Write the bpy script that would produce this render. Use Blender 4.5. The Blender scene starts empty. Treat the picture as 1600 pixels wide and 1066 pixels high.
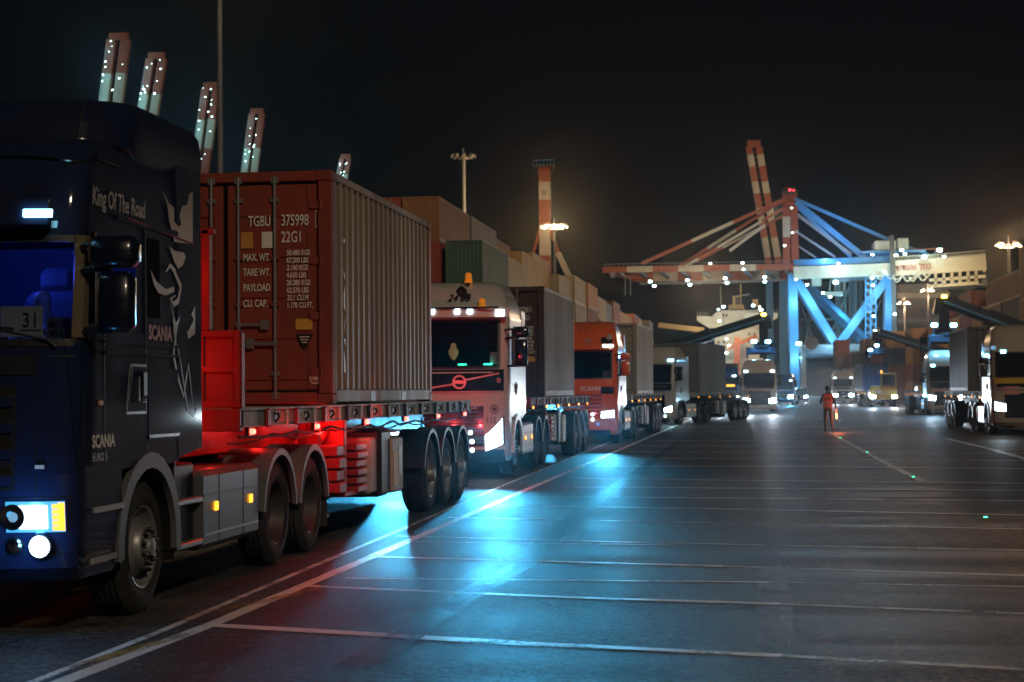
import bpy, bmesh, math, random
from mathutils import Vector, Matrix
RND = random.Random(11)
C = bpy.context.scene.collection
rad = math.radians
# ---------------------------------------------------------------- camera
CAM_H, F_PX = 1.69, 2700.0
YAW, PITCH, ROLL = rad(7.7), math.atan2(80.2, F_PX), rad(0.5)
fwd = Vector((-math.sin(YAW) * math.cos(PITCH), math.cos(YAW) * math.cos(PITCH), math.sin(PITCH)))
rgt0 = Vector((math.cos(YAW), math.sin(YAW), 0))
up0 = rgt0.cross(fwd)
rgt = rgt0 * math.cos(ROLL) - up0 * math.sin(ROLL)
upv = up0 * math.cos(ROLL) + rgt0 * math.sin(ROLL)
cam_d = bpy.data.cameras.new("camera")
cam = bpy.data.objects.new("camera", cam_d)
C.objects.link(cam)
cam_d.sensor_width = 36
cam_d.lens = F_PX / 1600 * 36
cam_d.clip_end = 6000
cam_d.clip_start = 0.3
cam_d.dof.use_dof = True
cam_d.dof.focus_distance = 19
cam_d.dof.aperture_fstop = 3.2
M = Matrix.Identity(4)
for i in range(3):
    M[i][0], M[i][1], M[i][2] = rgt[i], upv[i], -fwd[i]
M[2][3] = CAM_H
cam.matrix_world = M
S = bpy.context.scene
S.camera = cam


def ray(px, py):
    return fwd + rgt * ((px - 800) / F_PX) - upv * ((py - 533) / F_PX)


def gp(px, py, z=0.0):
    r = ray(px, py)
    return Vector((0, 0, CAM_H)) + r * ((z - CAM_H) / r.z)


def at(px, py, Y):
    r = ray(px, py)
    return Vector((0, 0, CAM_H)) + r * (Y / r.y)


# ---------------------------------------------------------------- sky, sun, exposure
W = bpy.data.worlds.new("World")
S.world = W
W.use_nodes = True
nt = W.node_tree
nt.nodes.clear()
sky = nt.nodes.new("ShaderNodeTexSky")
sky.sky_type = 'NISHITA'
sky.sun_disc = False
sky.sun_elevation = rad(-6)
sky.sun_rotation = rad(160)
night = nt.nodes.new("ShaderNodeBackground")
night.inputs[0].default_value = (0.55, 0.75, 1.0, 1)
night.inputs[1].default_value = 0.0042
bgs = nt.nodes.new("ShaderNodeBackground")
bgs.inputs[1].default_value = 0.05
nt.links.new(sky.outputs[0], bgs.inputs[0])
addn = nt.nodes.new("ShaderNodeAddShader")
nt.links.new(bgs.outputs[0], addn.inputs[0])
nt.links.new(night.outputs[0], addn.inputs[1])
wo = nt.nodes.new("ShaderNodeOutputWorld")
nt.links.new(addn.outputs[0], wo.inputs[0])
sun_d = bpy.data.lights.new("yard_glow", 'SUN')
sun_d.energy = 0.68
sun_d.angle = rad(3)
sun_d.color = (1.0, 0.80, 0.56)
sun = bpy.data.objects.new("yard_glow", sun_d)
C.objects.link(sun)
sun.rotation_euler = Vector((-0.45, 0.68, -0.5)).to_track_quat('-Z', 'Y').to_euler()
S.view_settings.view_transform = 'Standard'
S.view_settings.look = 'None'
S.view_settings.exposure = 0.0
S.view_settings.gamma = 1.0
S.render.engine = 'CYCLES'
cy = S.cycles
cy.use_denoising = True
cy.max_bounces = 6
cy.diffuse_bounces = 2
cy.glossy_bounces = 3
cy.transmission_bounces = 4
cy.transparent_max_bounces = 12
cy.volume_bounces = 0
cy.sample_clamp_indirect = 3.0
cy.sample_clamp_direct = 0.0
cy.caustics_reflective = False
cy.caustics_refractive = False
cy.use_light_tree = True

# ---------------------------------------------------------------- materials
MATS = {}


def mat(name, col=(.5, .5, .5), rough=.5, metal=0.0, coat=0.0, emit=None, strength=0.0, wear=0.0, wear_col=(.05, .03, .02), scale=1.5, bump=0.0, streak=False, spec=.5):
    if name in MATS:
        return MATS[name]
    m = bpy.data.materials.new(name)
    m.use_nodes = True
    t = m.node_tree
    b = t.nodes["Principled BSDF"]
    b.inputs["Base Color"].default_value = (*col, 1)
    b.inputs["Roughness"].default_value = rough
    b.inputs["Metallic"].default_value = metal
    b.inputs["Coat Weight"].default_value = coat
    b.inputs["Coat Roughness"].default_value = 0.06
    b.inputs["Specular IOR Level"].default_value = spec
    if emit:
        b.inputs["Emission Color"].default_value = (*emit, 1)
        b.inputs["Emission Strength"].default_value = strength
        m.cycles.emission_sampling = 'NONE'
    if wear > 0 or bump > 0:
        tc = t.nodes.new("ShaderNodeTexCoord")
        mp = t.nodes.new("ShaderNodeMapping")
        mp.inputs["Scale"].default_value = (1, 1, .22) if streak else (1, 1, 1)
        t.links.new(tc.outputs["Object"], mp.inputs[0])
        nz = t.nodes.new("ShaderNodeTexNoise")
        nz.inputs["Scale"].default_value = scale
        nz.inputs["Detail"].default_value = 9
        nz.inputs["Roughness"].default_value = .68
        t.links.new(mp.outputs[0], nz.inputs["Vector"])
        if wear > 0:
            cr = t.nodes.new("ShaderNodeValToRGB")
            cr.color_ramp.elements[0].position = .42
            cr.color_ramp.elements[0].color = (0, 0, 0, 1)
            cr.color_ramp.elements[1].position = .75
            cr.color_ramp.elements[1].color = (wear, wear, wear, 1)
            t.links.new(nz.outputs["Fac"], cr.inputs[0])
            mx = t.nodes.new("ShaderNodeMix")
            mx.data_type = 'RGBA'
            mx.inputs["A"].default_value = (*col, 1)
            mx.inputs["B"].default_value = (*wear_col, 1)
            t.links.new(cr.outputs[0], mx.inputs["Factor"])
            t.links.new(mx.outputs["Result"], b.inputs["Base Color"])
            ma = t.nodes.new("ShaderNodeMath")
            ma.operation = 'MULTIPLY_ADD'
            ma.inputs[1].default_value = .3
            ma.inputs[2].default_value = rough
            t.links.new(cr.outputs[0], ma.inputs[0])
            t.links.new(ma.outputs[0], b.inputs["Roughness"])
        if bump > 0:
            bp = t.nodes.new("ShaderNodeBump")
            bp.inputs["Strength"].default_value = bump
            bp.inputs["Distance"].default_value = .01
            n2 = t.nodes.new("ShaderNodeTexNoise")
            n2.inputs["Scale"].default_value = scale * 6
            n2.inputs["Detail"].default_value = 4
            t.links.new(tc.outputs["Object"], n2.inputs["Vector"])
            n3 = t.nodes.new("ShaderNodeTexNoise")
            n3.inputs["Scale"].default_value = scale * 1.2
            t.links.new(tc.outputs["Object"], n3.inputs["Vector"])
            am = t.nodes.new("ShaderNodeMath")
            am.operation = 'MULTIPLY_ADD'
            am.inputs[1].default_value = 6.0
            t.links.new(n3.outputs["Fac"], am.inputs[0])
            t.links.new(n2.outputs["Fac"], am.inputs[2])
            t.links.new(am.outputs[0], bp.inputs["Height"])
            t.links.new(bp.outputs[0], b.inputs["Normal"])
    MATS[name] = m
    return m


def paint(name, col, rough=.28, coat=.6, wear=.25, metal=0.0):
    return mat(name, col, rough, metal, coat, wear=wear, wear_col=tuple(x * .35 + .01 for x in col), scale=1.1, streak=True)


def steelbox(name, col, wear=.55, rough=.5):
    return mat(name, col, rough, wear=wear, wear_col=(col[0] * .35 + .02, col[1] * .3 + .01, col[2] * .3 + .005), scale=1.3, streak=True, bump=.08)


def lamp(name, col, strength):
    return mat(name, (.02, .02, .02), .3, emit=col, strength=strength)


def glassmat(name, tint=(.75, .85, .9), refl=.9, base=.06):
    m = bpy.data.materials.new(name)
    m.use_nodes = True
    t = m.node_tree
    t.nodes.clear()
    o = t.nodes.new("ShaderNodeOutputMaterial")
    mx = t.nodes.new("ShaderNodeMixShader")
    tr = t.nodes.new("ShaderNodeBsdfTransparent")
    tr.inputs[0].default_value = (*tint, 1)
    gl = t.nodes.new("ShaderNodeBsdfGlossy")
    gl.inputs[0].default_value = (refl, refl, refl, 1)
    gl.inputs[1].default_value = .04
    fr = t.nodes.new("ShaderNodeFresnel")
    fr.inputs[0].default_value = 1.5
    t.links.new(fr.outputs[0], mx.inputs[0])
    t.links.new(tr.outputs[0], mx.inputs[1])
    t.links.new(gl.outputs[0], mx.inputs[2])
    t.links.new(mx.outputs[0], o.inputs[0])
    MATS[name] = m
    return m


GLASS = glassmat("window_glass", (.38, .44, .5))
DARKGLASS = mat("dark_glass", (.006, .008, .01), .07, spec=.6)
BLACK = mat("black_plastic", (.012, .012, .013), .45)
RUBBER = mat("tyre_rubber", (.016, .016, .017), .78, wear=.6, wear_col=(.05, .047, .043), scale=3, bump=.25)
STEEL = mat("steel_grey", (.22, .22, .22), .45, .4, wear=.5, wear_col=(.06, .05, .04), scale=4)
RIM = mat("rim_steel", (.3, .3, .3), .42, .5, wear=.7, wear_col=(.07, .06, .05), scale=5)
RIMDARK = mat("rim_dark", (.05, .05, .05), .5, .3, wear=.6, wear_col=(.02, .018, .015), scale=5)
CHROME = mat("chrome", (.75, .75, .76), .12, 1.0)
CHROMEDARK = mat("dark_chrome", (.22, .21, .2), .2, 1.0)
MIRRORCASE = mat("mirror_case", (.006, .009, .022), .3, coat=.7)
ALU = mat("aluminium", (.5, .5, .5), .35, .8)
CHASSIS = mat("chassis_paint", (.02, .02, .021), .5, wear=.6, wear_col=(.05, .04, .03), scale=4)
REDCHASSIS = mat("red_chassis_paint", (.34, .014, .012), .45, wear=.5, wear_col=(.1, .03, .02), scale=4)
WHITE = mat("white_lettering", (.75, .72, .66), .6)
PALE = mat("pale_decal", (.30, .29, .26), .4)
GRIFFIN = mat("emblem_decal", (.085, .082, .072), .35, coat=.5)
DECALRED = mat("red_lettering", (.32, .06, .04), .5)
PAPER = mat("paper", (.8, .8, .78), .8)
L_WHITE = lamp("lamp_white", (.7, .92, 1.0), 7)
L_FAR = lamp("lamp_white_high", (.45, .82, 1.0), 90)
L_SOFT = lamp("lamp_soft_white", (.3, .65, 1.0), .55)
L_HALO = mat("halo_glow_housing", (.3, .32, .34), .2, .6, emit=(.06, .5, 1.0), strength=.9)  # housing emits cyan itself, standing for the halo round the lens
L_CYAN = lamp("lamp_cyan", (.25, .75, 1.0), 14)
L_RED = lamp("lamp_red", (1.0, .05, .03), 14)
L_AMBER = lamp("lamp_amber", (1.0, .33, .02), 3.2)
L_GREEN = lamp("lamp_green", (.05, 1.0, .45), 6)
L_SODIUM = lamp("lamp_sodium", (1.0, .66, .3), 90)
L_BLUE = lamp("lamp_blue", (.08, .2, 1.0), 2.2)

# ---------------------------------------------------------------- mesh helpers


class MB:
    def __init__(s):
        s.v, s.f, s.m, s.mats = [], [], [], []

    def mi(s, m):
        if m not in s.mats:
            s.mats.append(m)
        return s.mats.index(m)

    def add(s, vs, fs, m):
        o = len(s.v)
        k = s.mi(m)
        s.v += [tuple(v) for v in vs]
        for f in fs:
            s.f.append([o + i for i in f])
            s.m.append(k)

    def box(s, x0, x1, y0, y1, z0, z1, m, b=0.0, T=None):
        x0, x1 = min(x0, x1), max(x0, x1)
        y0, y1 = min(y0, y1), max(y0, y1)
        z0, z1 = min(z0, z1), max(z0, z1)
        b = min(b, (x1 - x0) * .45, (y1 - y0) * .45, (z1 - z0) * .45)
        L = ((x0, x1), (y0, y1), (z0, z1))
        if b <= 0:
            vs = [(L[0][i], L[1][j], L[2][k]) for i in (0, 1) for j in (0, 1) for k in (0, 1)]
            fs = [(0, 1, 3, 2), (4, 6, 7, 5), (0, 4, 5, 1), (2, 3, 7, 6), (0, 2, 6, 4), (1, 5, 7, 3)]
        else:
            vs, fs, ix = [], [], {}
            for i in (0, 1):
                for j in (0, 1):
                    for k in (0, 1):
                        c = (i, j, k)
                        for a in range(3):
                            p = [L[q][c[q]] + (0 if q == a else (b if c[q] == 0 else -b)) for q in range(3)]
                            ix[c, a] = len(vs)
                            vs.append(p)
            for a in range(3):
                q, r = [t for t in range(3) if t != a]
                for e in (0, 1):
                    o = []
                    for u, w in ((0, 0), (1, 0), (1, 1), (0, 1)):
                        c = [0, 0, 0]
                        c[a], c[q], c[r] = e, u, w
                        o.append(ix[tuple(c), a])
                    fs.append(o)
            for a in range(3):
                q, r = [t for t in range(3) if t != a]
                for u in (0, 1):
                    for w in (0, 1):
                        c0, c1 = [0, 0, 0], [0, 0, 0]
                        c0[q] = c1[q] = u
                        c0[r] = c1[r] = w
                        c1[a] = 1
                        fs.append([ix[tuple(c0), q], ix[tuple(c1), q], ix[tuple(c1), r], ix[tuple(c0), r]])
            for c in [(i, j, k) for i in (0, 1) for j in (0, 1) for k in (0, 1)]:
                fs.append([ix[c, 0], ix[c, 1], ix[c, 2]])
        if T is not None:
            vs = [T @ Vector(v) for v in vs]
        s.add(vs, fs, m)

    def beam(s, p0, p1, w, h, m, up=(0, 0, 1), b=0.0):
        p0, p1 = Vector(p0), Vector(p1)
        d = p1 - p0
        L = d.length
        if L < 1e-6:
            return
        y = d / L
        u = Vector(up)
        if abs(y.dot(u)) > .98:
            u = Vector((0, 1, 0)) if abs(y.y) < .9 else Vector((1, 0, 0))
        x = y.cross(u).normalized()
        z = x.cross(y)
        T = Matrix(((x.x, y.x, z.x, p0.x), (x.y, y.y, z.y, p0.y), (x.z, y.z, z.z, p0.z), (0, 0, 0, 1)))
        s.box(-w / 2, w / 2, 0, L, -h / 2, h / 2, m, b, T)

    def tube(s, pts, r, m, n=10, caps=True):
        pts = [Vector(p) for p in pts]
        rs = r if isinstance(r, (list, tuple)) else [r] * len(pts)
        vs, fs = [], []
        ref = None
        for i, p in enumerate(pts):
            d = (pts[min(i + 1, len(pts) - 1)] - pts[max(i - 1, 0)]).normalized()
            if ref is None:
                ref = Vector((0, 0, 1)) if abs(d.z) < .9 else Vector((1, 0, 0))
            x = d.cross(ref).normalized()
            y = x.cross(d).normalized()
            ref = y
            for k in range(n):
                a = 2 * math.pi * k / n
                vs.append(p + (x * math.cos(a) + y * math.sin(a)) * rs[i])
        for i in range(len(pts) - 1):
            for k in range(n):
                fs.append((i * n + k, i * n + (k + 1) % n, (i + 1) * n + (k + 1) % n, (i + 1) * n + k))
        if caps:
            fs.append(list(range(n))[::-1])
            fs.append([(len(pts) - 1) * n + k for k in range(n)])
        s.add(vs, fs, m)

    def lathe(s, c, axis, prof, m, n=32, a0=0.0, a1=2 * math.pi):
        """prof: (offset along axis, radius)"""
        c = Vector(c)
        full = abs(a1 - a0 - 2 * math.pi) < 1e-6
        k = n if full else n + 1
        vs, fs = [], []
        for (o, r) in prof:
            for i in range(k):
                a = a0 + (a1 - a0) * i / n
                ca, sa = math.cos(a) * r, math.sin(a) * r
                if axis == 'x':
                    vs.append(c + Vector((o, ca, sa)))
                elif axis == 'y':
                    vs.append(c + Vector((ca, o, sa)))
                else:
                    vs.append(c + Vector((ca, sa, o)))
        for j in range(len(prof) - 1):
            for i in range(n):
                i2 = (i + 1) % k
                fs.append((j * k + i, j * k + i2, (j + 1) * k + i2, (j + 1) * k + i))
        s.add(vs, fs, m)

    def prism(s, poly, fn0, fn1, m):
        """poly: 2D points, fn0/fn1 map (u,v) to 3D for the two caps"""
        n = len(poly)
        vs = [fn0(*p) for p in poly] + [fn1(*p) for p in poly]
        fs = [list(range(n)), list(range(n, 2 * n))[::-1]]
        fs += [(i, (i + 1) % n, n + (i + 1) % n, n + i) for i in range(n)]
        s.add(vs, fs, m)

    def panel(s, fn, nu, nv, o1, o0, m):
        """fn(u,v,off); a sheet with thickness from offset o0 to o1"""
        w = nu + 1
        vs = [fn(i / nu, j / nv, o1) for j in range(nv + 1) for i in range(nu + 1)]
        fs = [(j * w + i, j * w + i + 1, (j + 1) * w + i + 1, (j + 1) * w + i) for j in range(nv) for i in range(nu)]
        rim = [(i, 0) for i in range(nu)] + [(nu, j) for j in range(nv)] + [(nu - i, nv) for i in range(nu)] + [(0, nv - j) for j in range(nv)]
        o = len(vs)
        vs += [fn(i / nu, j / nv, o0) for i, j in rim]
        n = len(rim)
        fs += [(rim[k][1] * w + rim[k][0], rim[(k + 1) % n][1] * w + rim[(k + 1) % n][0], o + (k + 1) % n, o + k) for k in range(n)]
        s.add(vs, fs, m)

    def build(s, name, parent=None, loc=None, smooth=30, label=None, data=None, recalc=True):
        if data is None:
            me = bpy.data.meshes.new(name)
            me.from_pydata(s.v, [], s.f)
            for mm in s.mats:
                me.materials.append(mm)
            me.polygons.foreach_set("material_index", s.m)
            bm = bmesh.new()
            bm.from_mesh(me)
            if recalc:
                bmesh.ops.recalc_face_normals(bm, faces=bm.faces)
            bm.to_mesh(me)
            bm.free()
            if smooth:
                me.polygons.foreach_set("use_smooth", [True] * len(me.polygons))
                me.set_sharp_from_angle(angle=rad(smooth))
        else:
            me = data
        o = bpy.data.objects.new(name, me)
        C.objects.link(o)
        if parent is not None:
            o.parent = parent
        if loc is not None:
            o.location = loc
        if label:
            o["label"] = label
        return o


def thing(name, label, cat, loc=(0, 0, 0), rz=0.0, group=None):
    o = bpy.data.objects.new(name, None)
    C.objects.link(o)
    o.location = loc
    o.rotation_euler = (0, 0, rz)
    tag(o, label, cat, group)
    return o


def tag(o, label=None, cat=None, group=None, kind=None):
    for k, v in (("label", label), ("category", cat), ("group", group), ("kind", kind)):
        if v:
            o[k] = v
    return o


def link_copy(o, parent, loc=None, name=None):
    c = o.copy()
    C.objects.link(c)
    c.parent = parent
    if loc is not None:
        c.location = loc
    for ch in o.children:
        link_copy(ch, c)
    return c


def text_geo(txt, size, align='LEFT', shear=0.0, bold=0.0, sx=1.0):
    cu = bpy.data.curves.new("txt", 'FONT')
    cu.body = txt
    cu.size = size
    cu.align_x = align
    cu.shear = shear
    cu.offset = bold
    cu.resolution_u = 3
    ob = bpy.data.objects.new("txt", cu)
    C.objects.link(ob)
    dg = bpy.context.evaluated_depsgraph_get()
    me = ob.evaluated_get(dg).to_mesh()
    vs = [(v.co.x * sx, v.co.y) for v in me.vertices]
    fs = [list(p.vertices) for p in me.polygons]
    bpy.data.objects.remove(ob)
    bpy.data.curves.remove(cu)
    return vs, fs


def put_text(mb, txt, size, fn, m, **k):
    vs, fs = text_geo(txt, size, **k)
    mb.add([fn(u, v) for u, v in vs], fs, m)


def light(name, typ, loc, energy, col, parent=None, size=.1, direction=None, spot=60, blend=.6, flat=1.0):
    d = bpy.data.lights.new(name, typ)
    d.energy = energy
    d.color = col
    if typ in ('POINT', 'SPOT'):
        d.shadow_soft_size = size
    if typ == 'SPOT':
        d.spot_size = rad(spot)
        d.spot_blend = blend
    o = bpy.data.objects.new(name, d)
    C.objects.link(o)
    if parent is not None:
        o.parent = parent
    o.location = loc
    if direction is not None:
        o.rotation_euler = Vector(direction).to_track_quat('-Z', 'Y').to_euler()
    o.scale = (1, flat, 1)
    return o
# ---------------------------------------------------------------- ground, water, markings


def asphalt():
    m = bpy.data.materials.new("asphalt")
    m.use_nodes = True
    t = m.node_tree
    b = t.nodes["Principled BSDF"]
    N, K = t.nodes.new, t.links.new
    tc = N("ShaderNodeTexCoord")

    def noise(scale, detail, sc=(1, 1, 1), rough=.6):
        mp = N("ShaderNodeMapping")
        mp.inputs["Scale"].default_value = sc
        K(tc.outputs["Object"], mp.inputs[0])
        n = N("ShaderNodeTexNoise")
        n.inputs["Scale"].default_value = scale
        n.inputs["Detail"].default_value = detail
        n.inputs["Roughness"].default_value = rough
        K(mp.outputs[0], n.inputs["Vector"])
        return n.outputs["Fac"]

    def ramp(src, p0, p1, c0, c1):
        r = N("ShaderNodeValToRGB")
        r.color_ramp.elements[0].position, r.color_ramp.elements[1].position = p0, p1
        r.color_ramp.elements[0].color, r.color_ramp.elements[1].color = (*c0, 1), (*c1, 1)
        K(src, r.inputs[0])
        return r.outputs[0]

    def mix(f, a, bb, mode='MIX'):
        x = N("ShaderNodeMix")
        x.data_type = 'RGBA'
        x.blend_type = mode
        if isinstance(f, float):
            x.inputs["Factor"].default_value = f
        else:
            K(f, x.inputs["Factor"])
        K(a, x.inputs["A"])
        K(bb, x.inputs["B"])
        return x.outputs["Result"]
    grit = noise(46, 6, rough=.8)
    patch = noise(.28, 6)
    tracks = noise(1.1, 6, (1.0, .035, 1))
    rows = noise(.9, 5, (.05, 1.0, 1))
    stain = noise(.75, 8, rough=.7)
    vo = N("ShaderNodeTexVoronoi")
    vo.inputs["Scale"].default_value = 42
    K(tc.outputs["Object"], vo.inputs["Vector"])
    hsv = N("ShaderNodeRGBToBW")
    K(vo.outputs["Color"], hsv.inputs[0])
    stones = ramp(hsv.outputs[0], .25, .95, (.012, .012, .012), (.22, .21, .20))
    base = mix(.55, ramp(grit, .32, .72, (.012, .012, .012), (.12, .117, .112)), stones)
    mid = noise(15, 4, (.6, 1, 1), .75)
    base = mix(.85, base, ramp(mid, .34, .68, (.25, .25, .25), (1.8, 1.78, 1.72)), 'MULTIPLY')
    base = mix(.8, base, ramp(patch, .36, .64, (.38, .38, .4), (1.3, 1.25, 1.15)), 'MULTIPLY')
    base = mix(.6, base, ramp(tracks, .40, .58, (.32, .32, .33), (1.2, 1.2, 1.2)), 'MULTIPLY')
    base = mix(.6, base, ramp(rows, .40, .60, (.35, .35, .35), (1.2, 1.2, 1.2)), 'MULTIPLY')
    base = mix(.9, base, ramp(stain, .28, .40, (.16, .16, .17), (1, 1, 1)), 'MULTIPLY')
    crack = N("ShaderNodeTexVoronoi")
    crack.feature = 'DISTANCE_TO_EDGE'
    crack.inputs["Scale"].default_value = .22
    wv = N("ShaderNodeVectorMath")
    wv.operation = 'ADD'
    wn = N("ShaderNodeTexNoise")
    wn.inputs["Scale"].default_value = 1.3
    wn.inputs["Detail"].default_value = 8
    K(tc.outputs["Object"], wn.inputs["Vector"])
    K(tc.outputs["Object"], wv.inputs[0])
    K(wn.outputs["Color"], wv.inputs[1])
    K(wv.outputs[0], crack.inputs["Vector"])
    base = mix(.8, base, ramp(crack.outputs["Distance"], .0015, .006, (.12, .12, .12), (1, 1, 1)), 'MULTIPLY')
    # the older, browner and rougher lane begins at x = 0.35 m
    sx = N("ShaderNodeSeparateXYZ")
    K(tc.outputs["Object"], sx.inputs[0])
    edge = N("ShaderNodeMath")
    edge.operation = 'MULTIPLY_ADD'
    edge.inputs[1].default_value = .35
    K(noise(.6, 6, rough=.7), edge.inputs[0])
    K(sx.outputs[0], edge.inputs[2])
    old = ramp(edge.outputs[0], .30, .72, (0, 0, 0), (1, 1, 1))
    base = mix(old, base, mix(1.0, base, ramp(grit, 0, 1, (1.7, .9, .46), (1.6, .92, .5)), 'MULTIPLY'))
    K(base, b.inputs["Base Color"])
    ro = ramp(patch, .3, .75, (.5, .5, .5), (.72, .72, .72))
    ro = mix(.5, ro, ramp(tracks, .35, .65, (.42, .42, .42), (.75, .75, .75)))
    ro = mix(.35, ro, ramp(rows, .35, .65, (.42, .42, .42), (.75, .75, .75)))
    ro2 = mix(old, ro, ramp(rows, .3, .7, (.42, .42, .42), (.7, .7, .7)))
    K(ro2, b.inputs["Roughness"])
    b.inputs["Specular IOR Level"].default_value = .26
    bp = N("ShaderNodeBump")
    bp.inputs["Strength"].default_value = .9
    bp.inputs["Distance"].default_value = .012
    K(noise(38, 5, rough=.75), bp.inputs["Height"])
    bp2 = N("ShaderNodeBump")
    bp2.inputs["Strength"].default_value = .8
    bp2.inputs["Distance"].default_value = .03
    K(noise(13, 5, (.5, 1, 1), .75), bp2.inputs["Height"])
    K(bp.outputs[0], bp2.inputs["Normal"])
    K(bp2.outputs[0], b.inputs["Normal"])
    return m


ASPHALT = asphalt()
QX, QY = 9.0, 432.0
mb = MB()
gv = [(-900, -300, 0), (900, -300, 0), (900, QY, 0), (900, 2600, 0), (QX, 2600, 0), (QX, QY, 0), (-900, QY, 0), (QX, 2600, -5), (QX, QY, -5), (-900, QY, -5)]
mb.add(gv, [(0, 1, 2, 5, 6), (5, 2, 3, 4), (4, 7, 8, 5), (5, 8, 9, 6)], ASPHALT)
tag(mb.build("ground", smooth=0), kind="structure")
mb = MB()
WATER = mat("harbour_water", (.004, .008, .012), .12, bump=.5, scale=.25)
mb.add([(-900, QY - 1, -2.6), (QX + 1, QY - 1, -2.6), (QX + 1, 2600, -2.6), (-900, 2600, -2.6)], [(0, 1, 2, 3)], WATER)
tag(mb.build("harbour_water", smooth=0), kind="structure")


def worn(name, col, lo, hi, amax=1.0):
    """road paint that has worn through to the asphalt in places"""
    m = bpy.data.materials.new(name)
    m.use_nodes = True
    t = m.node_tree
    b = t.nodes["Principled BSDF"]
    b.inputs["Base Color"].default_value = (*col, 1)
    b.inputs["Roughness"].default_value = .45
    tc = t.nodes.new("ShaderNodeTexCoord")

    def nz(s, d, r):
        n = t.nodes.new("ShaderNodeTexNoise")
        n.inputs["Scale"].default_value = s
        n.inputs["Detail"].default_value = d
        n.inputs["Roughness"].default_value = r
        t.links.new(tc.outputs["Object"], n.inputs["Vector"])
        return n.outputs["Fac"]
    big, fine = nz(1.6, 6, .7), nz(26, 6, .8)
    mx = t.nodes.new("ShaderNodeMath")
    mx.operation = 'MULTIPLY_ADD'
    mx.inputs[1].default_value = .55
    t.links.new(big, mx.inputs[0])
    ml = t.nodes.new("ShaderNodeMath")
    ml.operation = 'MULTIPLY'
    ml.inputs[1].default_value = .45
    t.links.new(fine, ml.inputs[0])
    t.links.new(ml.outputs[0], mx.inputs[2])
    r = t.nodes.new("ShaderNodeValToRGB")
    r.color_ramp.elements[0].position, r.color_ramp.elements[1].position = lo, hi
    r.color_ramp.elements[0].color = (0, 0, 0, 1)
    r.color_ramp.elements[1].color = (amax, amax, amax, 1)
    t.links.new(mx.outputs[0], r.inputs[0])
    t.links.new(r.outputs[0], b.inputs["Alpha"])
    bp = t.nodes.new("ShaderNodeBump")
    bp.inputs["Strength"].default_value = .6
    bp.inputs["Distance"].default_value = .012
    t.links.new(nz(38, 4, .7), bp.inputs["Height"])
    t.links.new(bp.outputs[0], b.inputs["Normal"])
    return m


MARK = worn("worn_white_marking", (.8, .79, .76), .38, .48)
MARK2 = worn("faint_white_marking", (.8, .79, .75), .40, .52, 1.0)
MARKF = worn("ghost_marking", (.45, .44, .42), .44, .66, .5)
MARK3 = worn("faint_yellow_marking", (.5, .32, .08), .42, .60, .8)
DARKTRACK = worn("tyre_track_rubber", (.006, .006, .007), .40, .60, .75)
MARKB = worn("worn_marking_brown", (.55, .48, .38), .38, .52, .9)


def stripe(pts, w, m, z=.0015, name="lane_marking"):
    """a painted stripe along ground points, width w (metres)"""
    b = MB()
    P = []
    for i in range(len(pts) - 1):
        n = max(2, int((pts[i + 1] - pts[i]).length / .5))
        P += [pts[i].lerp(pts[i + 1], k / n) for k in range(n)]
    P.append(pts[-1])
    vs = []
    for i, p in enumerate(P):
        d = (P[min(i + 1, len(P) - 1)] - P[max(i - 1, 0)])
        nrm = Vector((-d.y, d.x, 0)).normalized()
        ww = w * (.5 + RND.uniform(-.05, .05))
        for sgn in (1, -1):
            q = p + nrm * ww * sgn
            vs.append((q.x, q.y, z))
    b.add(vs, [(2 * i, 2 * i + 1, 2 * i + 3, 2 * i + 2) for i in range(len(P) - 1)], m)
    return tag(b.build(name, smooth=0, recalc=False), kind="structure")


def pxline(pp, w, m, z=.0015):
    return stripe([gp(x, y) for x, y in pp], w, m, z)


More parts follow.
